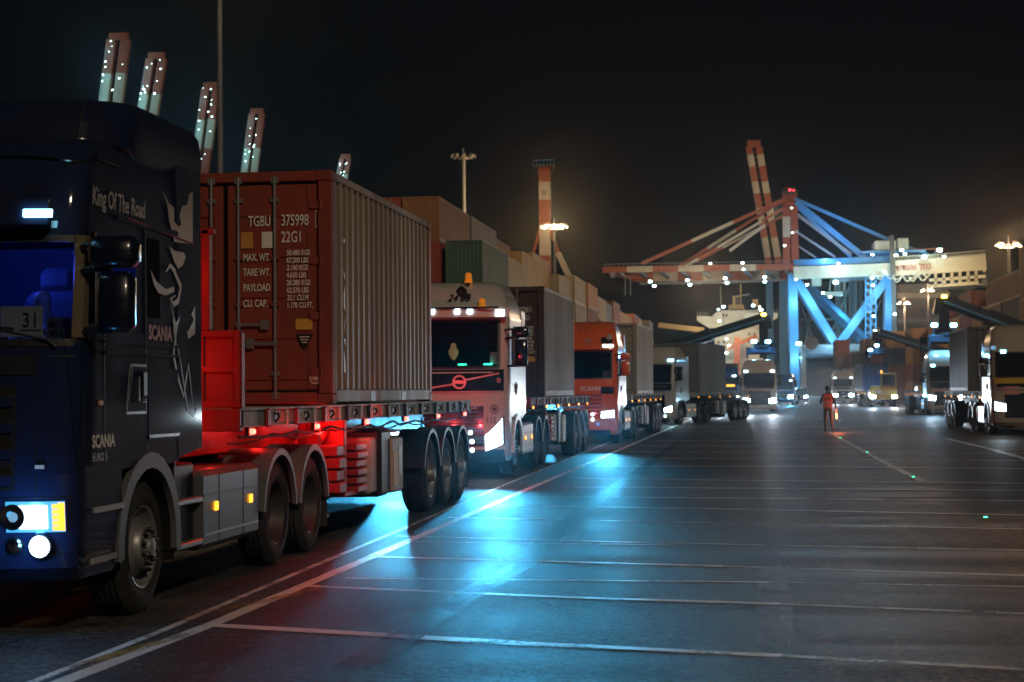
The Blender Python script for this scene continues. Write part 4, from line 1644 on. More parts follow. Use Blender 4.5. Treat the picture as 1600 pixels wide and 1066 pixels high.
trailer("dark flatbed trailer behind the white truck with the light bar", (-5.9, 37.6, 0), rad(-.8), length=12.3, lampmat=L_AMBER, red=True, headboard=False, axles=(8.5, 9.8, 11.1))
GREYBROWN = steelbox("grey_brown_paint", (.16, .12, .10), .45)
cn = container("grey-brown container carrying white numbers, behind the white truck with the light bar", (-5.86, 40.0, 1.572), rad(-.8), 6.058, 2.591, MAROON2, side=steelbox("grey_brown_side", (.17, .145, .125), .4))
write_doors(cn, [("375811", .175, .62, 1.985, .6, 0), ("0", .16, 1.062, 1.99, .65, 0), ("22G1", .175, .64, 1.80, .62, 0)] + [(q, .084, .70, 1.6 - .083 * k, .66, 0) for k, q in enumerate(("30.480 KGS", "67.200 LBS", "2.100 KGS", "4.630 LBS", "28.380 KGS", "62.570 LBS", "33.1 CU.M", "1.170 CU.FT."))])
b = MB()
b.box(.8, .99, .0195, .0215, .83, .95, YE)
b.build("label", cn, smooth=0)
for sx in (1, -1):
    light("tail_glow", 'SPOT', (-5.8 + sx * 1.0, 49.98, .92), 100, (1.0, .05, .05), None, .06, (0, 1, .12), 150, .8)

# ---- third truck: orange-red
ORANGE = paint("orange_red_paint", (.68, .13, .02), wear=.15)
S_SECS = [(.28, .12, 1.2), (.4, .03, 1.24), (.8, .0, 1.26), (1.15, .0, 1.26), (1.7, .04, 1.26), (2.1, .09, 1.255), (3.06, .3, 1.24), (3.3, .38, 1.22), (3.6, .52, 1.16), (3.85, .75, 1.08), (3.98, 1.05, .98), (4.02, 1.35, .9)]
orange = dict(label="orange-red sleeper truck, third in the queue of trucks", loc=(-5.42, 56.2, 0), rz=rad(-2), paint=ORANGE, secs=S_SECS, yr=2.35, ws=(2.12, 3.0), sw=(2.25, 2.9), c=.4, p=2.7,
              head=(.70, 1.16, .82, 1.06, .05), fogs=[(.45, .95, .05, L_WHITE), (.45, .78, .05, L_WHITE), (.62, .62, .05, L_SOFT)], power=9000, cone=32, blend=1.0, dip=-0.03, visor=(1.1, 3.04, 3.2, .16, ORANGE),
              grille=[(-.75, .75, .9, 1.6, mat("dark_red_panel", (.2, .03, .02), .4)), (-1.0, 1.0, .26, .44, BLACK)],
              slats=[(-.74, .74, .95 + .13 * k, .05, ORANGE) for k in range(5)] + [(.72, 1.12, 1.62, .22, BLACKP), (.7, 1.05, 3.28, .18, BLACKP)],
              marks=[(.9, 3.13, .28, .07, L_CYAN), (-.9, 3.13, .28, .07, L_CYAN)],
              mirror=(2.2, 2.7), mirror_mat=ORANGE, front_y=1.45, rear_y=(5.0, 6.35), skirt_y=(2.5, 4.2), skirt=STEEL, side_def=.5, side_def_top=3.6, group=TRUCK_ROW)
tractor(orange)
front_text(orange, "lettering", "SCANIA", .2, .05, 1.72, WHITE, bold=.006)
front_text(orange, "lettering", "on", .22, .18, 3.3, PALE, off=.03, bold=.006)
front_text(orange, "lettering", "6122", .2, -.1, 3.66, DECALRED, off=.03)
b = MB()
p = orange['full'].FX(.95, 3.45, .05)
b.lathe(p, 'y', [(.05, .1), (-.05, .1), (-.06, .08), (-.07, 0)], PALE, 16)
b.build("horn", orange['root'])
b = MB()
b.box(.75, 1.05, .5, .505, 2.16, 2.36, PAPER)
b.build("paper_sign", orange['root'])
trailer("dark flatbed trailer behind the orange-red truck", (-5.2, 60.3, 0), rad(-2.2), length=12.3, headboard=False, axles=(8.5, 9.8, 11.1))
TANGREY = steelbox("grey_tan_paint", (.34, .31, .26), .4)
container("tan-grey container behind the orange-red truck", (-5.12, 62.6, 1.572), rad(-2.4), 6.058, 2.591, TANGREY)

# ---- fourth truck, turning: pale nose, blue front glow
GREYP = paint("grey_white_paint", (.42, .42, .42), wear=.2)
four_c = dict(label="pale truck with long grey container, turning, fourth in the queue", loc=(-4.75, 85.5, 0), rz=rad(-15), paint=GREYP, secs=[(q[0] * .985, q[1], q[2]) for q in VO_SECS], yr=2.2, ws=(2.1, 3.0), sw=(2.2, 2.9), c=.35, p=2.8,
              head=(.75, 1.13, .66, .86, .1), fogs=[(.8, .45, .06, L_WHITE)], power=12000, cone=30, blend=1.0, dip=-0.03, lamp=L_FAR, grille=[(-.8, .8, .6, 1.5, BLACKP), (-1.1, 1.1, 1.72, 2.06, BLACKP)], slats=[(-.9, .9, 1.9, .02, ALU), (-1.1, 1.1, 1.66, .03, ALU)],
              marks=[(1.0, 3.2, .25, .09, L_CYAN)], mirror=(2.2, 2.65), mirror_mat=BLACK, front_y=1.4, rear_y=(4.7, 6.0), skirt_y=(2.3, 3.9), skirt=GREYP, clear=False, group=TRUCK_ROW)
four_c['secs'] = [(round(a, 3), b_, c_) for a, b_, c_ in four_c['secs'] if a < 1.14 or a > 1.16]
four_c['secs'] = sorted(four_c['secs'] + [(1.15, 0, 1.25)])
tractor(four_c)
trailer("dark flatbed trailer of the pale turning truck, fourth in the queue", (-4.75 + math.sin(rad(15)) * 4, 85.5 + 4 * math.cos(rad(15)), 0), rad(-13), length=12.3, headboard=False, axles=(8.5, 9.8, 11.1))
container("blue-grey container on the pale turning truck, fourth in the queue", (-4.75 + math.sin(rad(15)) * 4.6, 85.5 + 4.6 * math.cos(rad(15)), 1.572), rad(-12), 6.058, 2.591, steelbox("blue_grey_paint", (.16, .18, .2), .4))


def simple_truck(key, label, px, py, Y, paintm, rz=0.0, top=3.9, **kw):
    """a truck further off: its nose stands over the ground point seen at (px, py)"""
    p = at(px, py, Y)
    k = top / 3.96
    secs = sorted([(round(q[0] * k, 3), q[1], q[2]) for q in VO_SECS if abs(q[0] - 1.15) > .01] + [(1.15, 0, 1.25)])
    d = dict(label=label, loc=(p.x, Y, 0), rz=rz, paint=paintm, secs=secs, yr=2.2, ws=(2.05 * k, 2.95 * k), sw=(2.2 * k, 2.85 * k), c=.35, p=2.8, head=(.66, 1.18, .74, 1.08, .08), power=0,
             grille=[(-.8, .8, .62, 1.5, BLACKP), (-1.05, 1.05, 1.72, 2.0 * k, BLACKP)], slats=[(-1.0, 1.0, 1.62, .05, ALU)], marks=[(.95, 3.1 * k, .28, .12, L_WHITE), (-.95, 3.1 * k, .28, .12, L_WHITE)],
             mirror=(2.1, 2.55), mirror_mat=BLACK, front_y=1.4, rear_y=(4.7, 6.0), skirt_y=(2.3, 3.9), skirt=paintm, clear=False)
    d.update(kw)
    tractor(d)
    return d


YELLOWP = paint("yellow_truck_paint", (.55, .36, .04), wear=.25)
BLUEP = paint("mid_blue_paint", (.03, .08, .3), wear=.2)
simple_truck(7, "white truck facing the camera under a blue-lit spreader, in the middle of the yard", 1187, 640, 126, WHITEP, power=4500, cone=36, lamp=L_FAR, dip=-0.025, beam=(.8, .9, 1.0), grille=[(-.8, .8, .62, 1.6, mat("blue_black_panel", (.02, .03, .045), .3)), (-1.05, 1.05, 1.8, 2.0, BLACKP)])
simple_truck(6, "blue-fronted truck with orange lamp strips, left of the white truck in mid yard", 1132, 632, 152, BLUEP, power=4500, cone=36, lamp=L_FAR, dip=-0.025, head=(.66, 1.16, .95, 1.3, 0), top=3.8,
             marks=[(.55, 2.12, .7, .16, L_AMBER), (-.55, 2.12, .6, .16, L_RED), (.85, 2.95, .3, .12, L_WHITE)])
simple_truck(8, "small blue truck just to the right of the white truck in mid yard", 1222, 625, 196, BLUEP, rz=rad(-8), top=3.5, power=6000, cone=36, lamp=L_FAR, dip=-0.025)
simple_truck(9, "white truck with pale container behind the man in the orange vest", 1318, 627, 206, WHITEP, power=4500, cone=36, lamp=L_FAR, dip=-0.025, beam=(.8, .9, 1.0), head=(.62, 1.2, .85, 1.2, 0))
c12 = simple_truck(11, "tall white truck under the right-hand spreader with pink number plate", 1481, 645, 112, paint("cream_paint", (.36, .33, .27), wear=.2), power=1200, cone=44, lamp=L_FAR, dip=-0.03, beam=(.75, .9, 1.0), top=4.15,
             marks=[(-.85, 3.15, .25, .14, L_CYAN)], head=(.7, 1.16, .95, 1.25, .05))
front_text(c12, "lettering", "DE OUDE BRUG" if 0 else "NATURAL BIRD", .2, -.35, 3.62, BLACK, off=.04, bold=.004) if 0 else None
b = MB()
c12['full'].fpanel(b, -.8, .75, 1.5, 1.68, .03, 0, mat("pink_plate", (.5, .22, .2), .5), 6, 1)
b.build("number_plate", c12['root'])
c13 = simple_truck(12, "cream truck at the right edge hauling a dark container", 1607, 668, 64, paint("cream_paint", (.36, .33, .27)), power=160, cone=60, lamp=L_WHITE, dip=-0.04, beam=(.7, .88, 1.0), top=4.0, front_y=1.4,
             marks=[(-.8, 3.0, .17, .1, L_CYAN), (-1.12, 3.15, .14, .12, L_SOFT)], head=(.74, 1.16, .85, 1.15, .1))
b = MB()
c13['full'].fpanel(b, -.85, -.3, 1.45, 1.75, .03, 0, mat("pink_plate", (.5, .22, .2), .5), 6, 1)
c13['full'].fpanel(b, -1.15, .9, 1.85, 2.05, .03, 0, YELLOWP, 10, 1)
b.build("number_plate", c13['root'])
# trailers and loads of the far trucks
p = c13['loc']
trailer("dark flatbed trailer behind the cream truck at the right edge", (p[0], 67.2, 0), 0, length=12.3, headboard=False, axles=(8.5, 9.8, 11.1))
container("dark blue-grey container behind the cream truck at the right edge", (p[0], 71.2, 1.572), 0, 6.058, 2.591, steelbox("slate_paint", (.07, .085, .10), .35), doors=False)
p9 = at(1318, 627, 206)
trailer("flatbed trailer with pale container behind the white truck near the man", (p9.x + .9, 210, 0), rad(-6), length=12.3, headboard=False)
container("pale grey container on the trailer near the yellow yard tractor", (p9.x + 1.4, 211, 1.572), rad(-7), 12.192, 2.591, steelbox("pale_grey_paint", (.45, .47, .45), .3))
p7 = at(1187, 640, 126)
trailer("flatbed trailer behind the white truck in the middle of the yard", (p7.x, 130, 0), 0, length=12.3, headboard=False)
p11 = at(1481, 645, 112)
trailer("flatbed trailer behind the tall white truck under the right-hand spreader", (p11.x, 116, 0), 0, length=12.3, headboard=False)
p6 = at(1132, 632, 152)
trailer("flatbed trailer behind the blue-fronted truck with orange lamp strips", (p6.x, 156, 0), 0, length=12.3, headboard=False)
container("grey container behind the blue-fronted truck with orange lamp strips", (p6.x, 158, 1.572), 0, 6.058, 2.591, steelbox("blue_grey_paint", (.16, .18, .2)))


def van(label, px, py, Y, m):
    p = at(px, py, Y)
    t = thing("van", label, "van", (p.x, Y, 0))
    b = MB()
    b.prism([(0, .35), (0, .95), (.75, 1.1), (1.35, 1.9), (4.6, 1.95), (4.7, .35)], lambda y, z: (-.95, y, z), lambda y, z: (.95, y, z), m)
    b.build("body", t, smooth=20)
    b = MB()
    b.prism([(.74, 1.13), (1.28, 1.86), (1.25, 1.88), (.70, 1.14)], lambda y, z: (-.82, y, z), lambda y, z: (.82, y, z), DARKGLASS)
    b.build("windshield", t)
    for sx in (1, -1):
        b = MB()
        b.box(sx * .5, sx * .9, -.03, .02, .66, .86, L_FAR, .02)
        b.build("headlight", t)
        for y in (.85, 3.8):
            b = MB()
            b.lathe((sx * .85, y, .33), 'x', [(-.1, 0), (-.1, .3), (-.06, .33), (.06, .33), (.1, .3), (.1, 0)], RUBBER, 20)
            b.build("wheel", t)
        light("headlight_beam", 'SPOT', (sx * .7, -.15, .76), 2500, (.9, .95, 1.0), t, .05, (0, -1, -.02), 40, .9, .3)
    return t


van("small dark van with round headlights near the crane's foot", 1251, 618, 238, BLACKP)
van("pale van with lit headlights beside the crane's tall leg", 1222, 618, 262, GREYP)


def yard_tractor(label, px, py, Y, m, rz=0.0):
    p = at(px, py, Y)
    t = thing("yard_tractor", label, "yard tractor", (p.x, Y, 0), rz)
    b = MB()
    b.box(-1.25, 1.25, .0, 1.9, .95, 1.75, m, .06)
    b.box(-1.3, 1.3, -.12, .2, .7, 1.12, m, .05)
    b.box(-.2, 1.2, .3, 1.7, 1.7, 1.95, m, .03)
    b.box(-.2, 1.2, .25, 1.75, 3.05, 3.2, m, .05)
    for x in (-.2, 1.1):
        for y in (.3, 1.6):
            b.box(x, x + .1, y, y + .1, 1.9, 3.1, m, .02)
    b.box(-1.15, -.3, .5, 1.8, 1.7, 2.0, m, .05)
    b.box(-.45, .45, 1.5, 6.4, .75, 1.05, CHASSIS, .03)
    b.build("cab", t)
    b = MB()
    b.box(-.12, 1.12, .33, .35, 1.95, 3.05, DARKGLASS)
    b.box(-.17, -.15, .4, 1.6, 1.95, 3.05, DARKGLASS)
    b.box(1.14, 1.16, .4, 1.6, 1.95, 3.05, DARKGLASS)
    b.build("windshield", t, smooth=0)
    for sx in (1, -1):
        b = MB()
        b.box(sx * .78, sx * 1.2, -.16, -.11, .86, 1.08, L_FAR, .02)
        b.build("headlight", t)
        wheel('front', t, sx * 1.05, 1.0, sx)
        wheel('rear', t, sx * 1.05, 5.2, sx)
        light("headlight_beam", 'SPOT', (sx, -.3, .95), 3000, (.85, .92, 1.0), t, .06, (0, -1, -.03), 50, .9, .3)
    b = MB()
    b.box(-.95, -.25, -.13, -.12, 1.3, 1.6, WHITE)
    put_text(b, "230", .28, lambda u, v: (-.9 + u, -.135, 1.34 + v), BLUEP)
    b.build("number_plate", t, smooth=0)
    b = MB()
    b.lathe((-.15, .4, 3.2), 'z', [(0, .1), (.02, .1), (.2, .09), (.25, 0)], L_AMBER, 12)
    b.build("beacon", t)
    return t


yard_tractor("yellow yard tractor with off-centre cab carrying a blue container", 1381, 632, 165, YELLOWP)
p10 = at(1377, 632, 165)
trailer("low trailer behind the yellow yard tractor", (p10.x, 168.2, 0), 0, length=12.3, headboard=False)
container("bright blue container behind the yellow yard tractor", (p10.x - .25, 168.6, 1.572), 0, 12.192, 2.591, steelbox("bright_blue_paint", (.02, .10, .42), .25), doors=True)
yard_tractor("cream yard tractor with square cab behind the pale turning truck", 1104, 636, 131, paint("cream_paint", (.36, .33, .27)), rz=rad(-5))
# ---------------------------------------------------------------- container stacks
COLS = {k: steelbox("box_" + k, v, .4) for k, v in dict(tan=(.58, .35, .14), beige=(.52, .39, .2), grey=(.2, .19, .17), orange=(.62, .25, .04), brown=(.24, .12, .05), red=(.28, .05, .04), green=(.05, .11, .08), blue=(.05, .08, .17), dark=(.05, .045, .04), rust=(.32, .10, .04), pale=(.46, .36, .22)).items()}
WORD = dict(tan="tan", beige="beige", grey="grey", orange="orange", brown="brown", red="red", green="dark green", blue="blue", dark="near-black", rust="rust-brown", pale="pale cream")
LEVEL = ["bottom", "second-level", "third-level", "fourth-level", "top fifth-level", "sixth-level"]
ORD = ["first", "second", "third", "fourth", "fifth", "sixth", "seventh", "eighth", "ninth", "tenth", "eleventh", "twelfth", "thirteenth", "fourteenth", "fifteenth", "sixteenth"]


def stack(side, bay, col, Y, xe, cols, H, L=12.192, doors=None, first=0):
    """one pile: xe is the edge facing the yard; cols lists colours from the ground up"""
    for i, cname in enumerate(cols):
        if i < first or cname is None:
            continue
        d = (i + bay + col) % 2 == 0 if doors is None else doors
        o = plain_container(L, H, d, COLS[cname])
        o.location = ((xe - 1.22 if side == 'queue' else xe + 1.22) + RND.uniform(-.14, .14), Y + RND.uniform(-.2, .2), i * (H + .015))
        where = "behind the truck queue" if side == 'queue' else "at the yard's far side"
        tag(o, f"{WORD[cname]} container, {LEVEL[i]}, {['front', 'second', 'third', 'fourth'][col]} pile of the {ORD[bay]} bay {where}", "shipping container", "stacked containers " + where)


pool = ['tan', 'beige', 'grey', 'brown', 'pale', 'rust', 'orange', 'tan', 'beige', 'dark', 'blue', 'red']


def rnd(n, seed):
    r = random.Random(seed)
    return [r.choice(pool) for _ in range(n)]


stack('queue', 0, 0, 110, -16.8, ['grey', 'rust', 'blue', 'green'], 2.88, doors=False)
stack('queue', 0, 1, 110, -19.5, ['grey', 'tan', 'brown', 'red', 'brown'], 2.88, doors=None, first=2)
stack('queue', 0, 2, 110, -22.2, ['grey', 'tan', 'brown', 'red', 'red'], 2.88, doors=True, first=3)
stack('queue', 1, 0, 123.2, -16.9, ['brown', 'grey', 'tan', 'beige'], 2.88)
stack('queue', 1, 1, 123.2, -18.9 - .75, ['grey', 'tan', 'brown', 'red', 'grey'], 2.88, first=2)
stack('queue', 2, 0, 137, -17.6, ['tan', 'grey', 'brown', 'tan', 'tan'], 2.591, doors=False)
stack('queue', 2, 1, 139, -20.4, ['tan', 'grey', 'brown', 'tan', 'brown'], 2.896, first=2)
stack('queue', 3, 0, 151.5, -18.6, ['tan', 'blue', 'grey', 'brown', 'tan'], 2.80, doors=False)
stack('queue', 4, 0, 165, -17.7, ['tan', 'blue', 'grey', 'pale', 'pale'], 2.591, doors=False)
stack('queue', 5, 0, 178, -17.3, ['tan', 'blue', 'grey', 'pale', 'beige'], 2.74)
stack('queue', 6, 0, 191, -17.2, ['tan', 'rust', 'grey', 'rust', 'orange'], 2.75, doors=True)
seedc = [['grey', 'beige', 'rust', 'tan', 'beige'], ['tan', 'grey', 'beige', 'dark', 'grey'], ['blue', 'rust', 'orange', 'orange', 'rust'], ['tan', 'beige', 'tan', 'orange', 'tan'], ['tan', 'beige', 'grey', 'pale', 'beige'], ['tan', 'rust', 'orange', 'tan', 'rust'], ['grey', 'tan', 'tan', 'beige', 'tan'], ['grey', 'tan', 'orange', 'beige'], ['grey', 'tan', 'pale', 'beige', 'grey']]
for k, cc in enumerate(seedc):
    stack('queue', 7 + k, 0, 204 + 13 * k, -17.2 + RND.uniform(-.5, .3), cc, RND.choice([2.591, 2.75, 2.85]))
# the stacks at the right, beyond the yard
RB = [(-1, ['rust', 'brown', 'tan', 'tan', 'tan', 'tan'], 2.62), (0, ['brown', 'rust', 'tan', 'dark', 'tan'], 2.75), (1, ['brown', 'rust', 'tan', 'tan', 'rust'], 2.75), (2, ['tan', 'brown', 'brown', 'tan'], 2.8), (3, ['brown', 'rust', 'dark', 'red', 'rust'], 2.75), (4, ['rust', 'tan', 'blue', 'tan'], 2.8),
      (5, ['red', 'rust', 'tan', 'rust', 'red'], 2.7), (6, ['rust', 'blue', 'tan', 'tan'], 2.8), (7, ['tan', 'rust', 'beige', 'brown'], 2.75), (8, ['rust', 'rust', 'blue', 'tan'], 2.75), (9, ['rust', 'red', 'rust', 'brown'], 2.6), (10, ['rust', 'tan', 'brown'], 2.75), (11, ['rust', 'rust', 'brown', 'rust'], 2.7)]
for k, cc, H in RB:
    Y = 181 + 13 * k
    xe = 27.7 + (k * .05 if k < 7 else -2.2 * (k - 6))
    stack('yard', k + 1, 0, Y, xe, cc, H)
    c2 = rnd(5 if k % 3 else 4, 50 + k)
    if k < 7:
        stack('yard', k + 1, 1, Y, xe + 2.65, ['dark' if q in ('beige', 'pale', 'orange') else q for q in c2], H, doors=True, first=2 if k else 0)
    if k == 0:
        stack('yard', k + 1, 2, Y, xe + 5.3, ['rust', 'brown', 'dark', 'dark', 'dark'], H, doors=True)
# a low group of rust-brown boxes beyond the portal of the crane
for j in range(4):
    for i in range(2 + (j % 3 > 0) + (j == 2)):
        o = plain_container(12.192, 2.591, (i + j) % 2 == 0, COLS[['rust', 'brown', 'rust', 'dark'][(i + j) % 4]])
        q = at(1335 + j * 14, 600, 300)
        o.location = (q.x, 300 + j * .4, i * 2.6)
        tag(o, f"{WORD[['rust', 'brown', 'rust', 'dark'][(i + j) % 4]]} container, {LEVEL[i]}, in the {ORD[j]} of four piles below the blue crane", "shipping container", "container piles below the blue crane")

# ---------------------------------------------------------------- cranes
CRBLUE = mat("crane_blue_paint", (.06, .22, .42), .4, wear=.3, wear_col=(.04, .07, .1), scale=.5)
CRGREY = mat("crane_grey_paint", (.2, .21, .22), .5, wear=.4, wear_col=(.08, .07, .06), scale=.5)
CRWHITE = mat("crane_white_paint", (.45, .40, .31), .5, wear=.3, wear_col=(.3, .22, .12), scale=.6)
CRRED = mat("crane_red_paint", (.30, .07, .035), .5, wear=.3, wear_col=(.15, .04, .03), scale=.6)
CRDARK = mat("crane_dark_paint", (.06, .05, .045), .6)
FLOOD = lamp("flood_cool", (.6, 1.0, 1.0), 26)
FLOODG = lamp("flood_green", (.75, 1.0, .7), 20)


def banded(mb, p0, p1, cuts, w, h, first, A_=None):
    """a girder whose paint changes colour at the given fractions"""
    p0, p1 = Vector(p0), Vector(p1)
    c = [0] + list(cuts) + [1]
    for i in range(len(c) - 1):
        mb.beam(p0.lerp(p1, c[i]), p0.lerp(p1, c[i + 1]), w, h, (CRRED, CRWHITE)[(i + first) % 2])


def lampbox(parent, p, s, m, name="flood_lamp"):
    b = MB()
    s *= .72
    b.box(-s, s, -s * .5, s * .5, -s * .6, s * .6, m, s * .2)
    b.box(-s * 1.1, s * 1.1, s * .5, s * .9, -s * .7, s * .7, CRDARK)
    return b.build(name, parent, p)


K1, K2 = 488.0, 508.0
kr = thing("harbour_crane", "blue ship-to-shore crane with lowered red and white boom and lit white girder", "crane")
b = MB()
for Y, dx, dy in ((K1, 0, 0), (K2, -3, 3)):
    q = lambda x, y: at(x + dx, y + dy, Y)
    b.beam(q(1238, 428), q(1243, 628), 2.5, 2.5, CRBLUE)
    b.beam(q(1392, 420), q(1386, 620), 2.5, 2.5, CRBLUE)
    b.beam(q(1246, 440), q(1307, 540), 2.2, 2.2, CRBLUE)
    b.beam(q(1389, 432), q(1309, 540), 2.2, 2.2, CRBLUE)
    b.beam(q(1240, 544), q(1390, 542), 1.8, 1.8, CRGREY)
    b.beam(q(1240, 411), q(1392, 405), 1.6, 1.6, CRBLUE)
b.beam(at(1266, 452, K2 + 6), at(1352, 534, K1 + 6), 2.4, 2.4, CRBLUE)
for x, y in ((1238, 430), (1243, 546), (1392, 424), (1387, 546)):
    b.beam(at(x, y, K1), at(x - 3, y + 3, K2), 1.8, 1.8, CRBLUE)
b.build("portal_frame", kr, smooth=0)
b = MB()
for x0, y0, x1, y1 in ((1255, 440, 1300, 540), (1330, 440, 1290, 545), (1350, 470, 1310, 545), (1250, 470, 1275, 545), (1320, 440, 1322, 540), (1338, 425, 1336, 540), (1275, 440, 1258, 540), (1376, 470, 1345, 545), (1285, 520, 1385, 522), (1250, 500, 1340, 498)):
    b.beam(at(x0, y0, K2 + 10), at(x1, y1, K2 + 10), .55, .55, CRGREY)
for x in (1252, 1264, 1316, 1345, 1358):
    b.beam(at(x, 425, K2 + 14), at(x, 600, K2 + 14), 1.0, 1.0, CRDARK)
b.build("cross_bracing", kr, smooth=0)
b = MB()
b.beam(at(1228, 302, K1 + 4), at(1229, 415, K1), 2.0, 2.0, CRRED)
b.beam(at(1240, 302, K1 + 4), at(1243, 430, K1), 2.0, 2.0, CRRED)
for y0, y1 in ((340, 372), (405, 420)):
    b.beam(at(1228.5, y0, K1 + 2.5), at(1229, y1, K1 + 1.5), 2.05, 2.05, CRWHITE)
b.beam(at(1240.6, 338, K1 + 3), at(1241.5, 366, K1 + 2), 2.05, 2.05, CRWHITE)
for y in (318, 350, 385, 405):
    b.beam(at(1228, y, K1 + 2), at(1241, y, K1 + 2), .8, .8, CRRED)
b.beam(at(1222, 301, K1 + 4), at(1246, 301, K1 + 4), 3, .8, CRDARK)
for x in (1225, 1230, 1236, 1242):
    b.beam(at(x, 301, K1 + 4), at(x, 294, K1 + 4), .18, .18, CRRED)
b.beam(at(1225, 294, K1 + 4), at(1242, 294, K1 + 4), .18, .18, CRRED)
b.build("mast", kr, smooth=0)
for x, y in ((1240, 298), (1234, 297)):
    lampbox(kr, at(x, y, K1 + 3), .35, lamp("warning_red", (1, .03, .05), 18), "warning_lamp")
b = MB()
f = lambda a, lo, hi: [(x - lo) / (hi - lo) for x in a]
banded(b, at(942, 422, K1), at(1237, 417, K1), f([980, 1021, 1061, 1101, 1141, 1182], 942, 1237), 1.4, 1.7, 0)
banded(b, at(985, 433, K2), at(1237, 429, K2), f([1021, 1060, 1099, 1138, 1178, 1218], 985, 1237), 1.6, 2.9, 0)
b.beam(at(955, 427, K1 + 6), at(1010, 441, K2 + 4), 1.6, .9, CRRED)
for k in range(9):
    x = 965 + k * 33
    b.beam(at(x, 424, K1), at(x + 14, 434, K2), .7, .9, CRGREY)
b.beam(at(1000, 444, K2 - 5), at(1236, 438, K2 - 5), 5, .5, CRGREY)
for k in range(40):
    x = 945 + k * 7.3
    b.beam(at(x, 420, K1 - 1), at(x, 412.5, K1 - 1), .1, .1, CRGREY)
b.beam(at(945, 413, K1 - 1), at(1236, 408, K1 - 1), .14, .14, CRGREY)
for x in (977, 985):
    b.tube([at(x, 430, K1), at(x, 462, K1)], .12, CRGREY, 5)
b.box(*[v for v in (at(950, 0, K1).x, at(956, 0, K1).x)], K1 - 1, K1 + 1, at(950, 434, K1).z, at(950, 426, K1).z, CRGREY)
b.build("boom", kr, smooth=0)
for p0, p1, Y_, cuts_, w_, h_ in (((1226, 311), (1003, 412), K1, [.36, .65], .75, .9), ((1224, 313), (1060, 417), K2, [.45, .72], .7, .9), ((1224, 326), (1058, 424), K1, [.2, .62, .8], .6, .7), ((1226, 336), (1088, 409), K2, [.3, .7], .6, .7), ((1195, 352), (1140, 392), K1, [], .7, .8)):
    b = MB()
    banded(b, at(*p0, Y_), at(*p1, Y_), cuts_, w_, h_, 0 if cuts_ else 1)
    b.build("forestay", kr, smooth=0)
for p0, p1, w, m in (((1242, 311), (1394, 377), .9, CRBLUE), ((1394, 377), (1450, 398), .8, CRBLUE), ((1244, 316), (1350, 402), 1.5, CRBLUE), ((1244, 322), (1330, 402), .8, CRBLUE), ((1244, 334), (1330, 398), .9, CRGREY), ((1244, 362), (1305, 402), .6, CRGREY), ((1246, 384), (1275, 403), .5, CRGREY)):
    b = MB()
    b.beam(at(*p0, K1 + 3), at(*p1, K1 + 3), w, w, m)
    b.build("backstay", kr, smooth=0)
b = MB()
gy0, gy1 = 425, 412
for Y, dy in ((K1 - 2, 0), (K2 + 2, -3)):
    b = MB()
    b.beam(at(1240, 427 + dy, Y), at(1395, 421 + dy, Y), 1.6, 3.4, CRWHITE)
    b.beam(at(1395, 420 + dy, Y), at(1540, 410 + dy, Y), 1.6, 4.2, CRWHITE)
    b.build("girder", kr, smooth=0)
b = MB()
b.beam(at(1300, 436, K2), at(1440, 430, K2), 9, 1.2, CRGREY)
for k in range(30):
    x = 1400 + k * 4.7
    y = 407 - (x - 1400) * .075
    b.beam(at(x, y + 1, K1 - 3), at(x, y - 5, K1 - 3), .1, .1, CRWHITE)
b.beam(at(1400, 402, K1 - 3), at(1540, 391.5, K1 - 3), .14, .14, CRWHITE)
b.build("railing", kr, smooth=0)
b = MB()
put_text(b, "דודשא למנ", 4.4, lambda u, v: at(1399 + u * 5.2 * .55, 424 - v * 4.6 * .72 - u * .19, K1 - 2 - 1.0), DECALRED, bold=.05)
b.build("lettering", kr, smooth=0)
b = MB()
for k in range(7):
    x = 1462 + k * 12.6
    y = 424 - k * .9
    b.beam(at(x, y - 4, K1 - 2), at(x, y + (24 if k < 6 else 14) - k * 1.2, K1 - 2), .7, .7, CRWHITE)
    b.beam(at(x, y - 4, K2), at(x, y + (22 if k < 6 else 12) - k * 1.2, K2), .7, .7, CRWHITE)
for yy, x1 in ((13, 1540), (23, 1528)):
    b.beam(at(1452, 425 + yy, K1 - 2), at(x1, 419 + yy, K1 - 2), .7, .8, CRWHITE)
    b.beam(at(1462, 425 + yy, K2), at(x1, 418 + yy, K2), .7, .8, CRWHITE)
for k in range(6):
    x = 1468 + k * 12.6
    b.box(at(x, 0, K1).x, at(x + 6, 0, K1).x, K1 + 3, K1 + 8, at(x, 446, K1).z, at(x, 436, K1).z, CRGREY)
b.box(at(1452, 0, K1).x, at(1528, 0, K1).x, K1 - 2, K2, at(1500, 446, K1).z, at(1500, 445, K1).z, CRWHITE)
b.build("rear_platform", kr, smooth=0)
b = MB()
for (x0, x1, y0, y1) in ((1361, 1394, 392, 376), (1396, 1414, 392, 372), (1440, 1462, 404, 398)):
    b.box(at(x0, 0, K1).x, at(x1, 0, K1).x, K1, K1 + 12, at(x0, y0, K1).z, at(x0, y1, K1).z, CRWHITE, .3)
b.box(at(1340, 0, K1).x, at(1440, 0, K1).x, K1 - 1, K1 + 13, at(1380, 395, K1).z, at(1380, 392.5, K1).z, CRBLUE)
b.beam(at(1420, 391, K1), at(1476, 388, K1), .35, .35, CRRED)
b.beam(at(1462, 404, K1), at(1462, 388, K1), .3, .3, CRGREY)
b.build("machinery_house", kr, smooth=0)
b = MB()
b.beam(at(1393, 368, K1 - 3), at(1396, 440, K1 - 3), 1.3, 1.3, CRDARK)
b.beam(at(1396, 440, K1 - 3), at(1398, 560, K1 - 3), 1.2, 1.2, CRDARK)
b.build("service_post", kr, smooth=0)
b = MB()
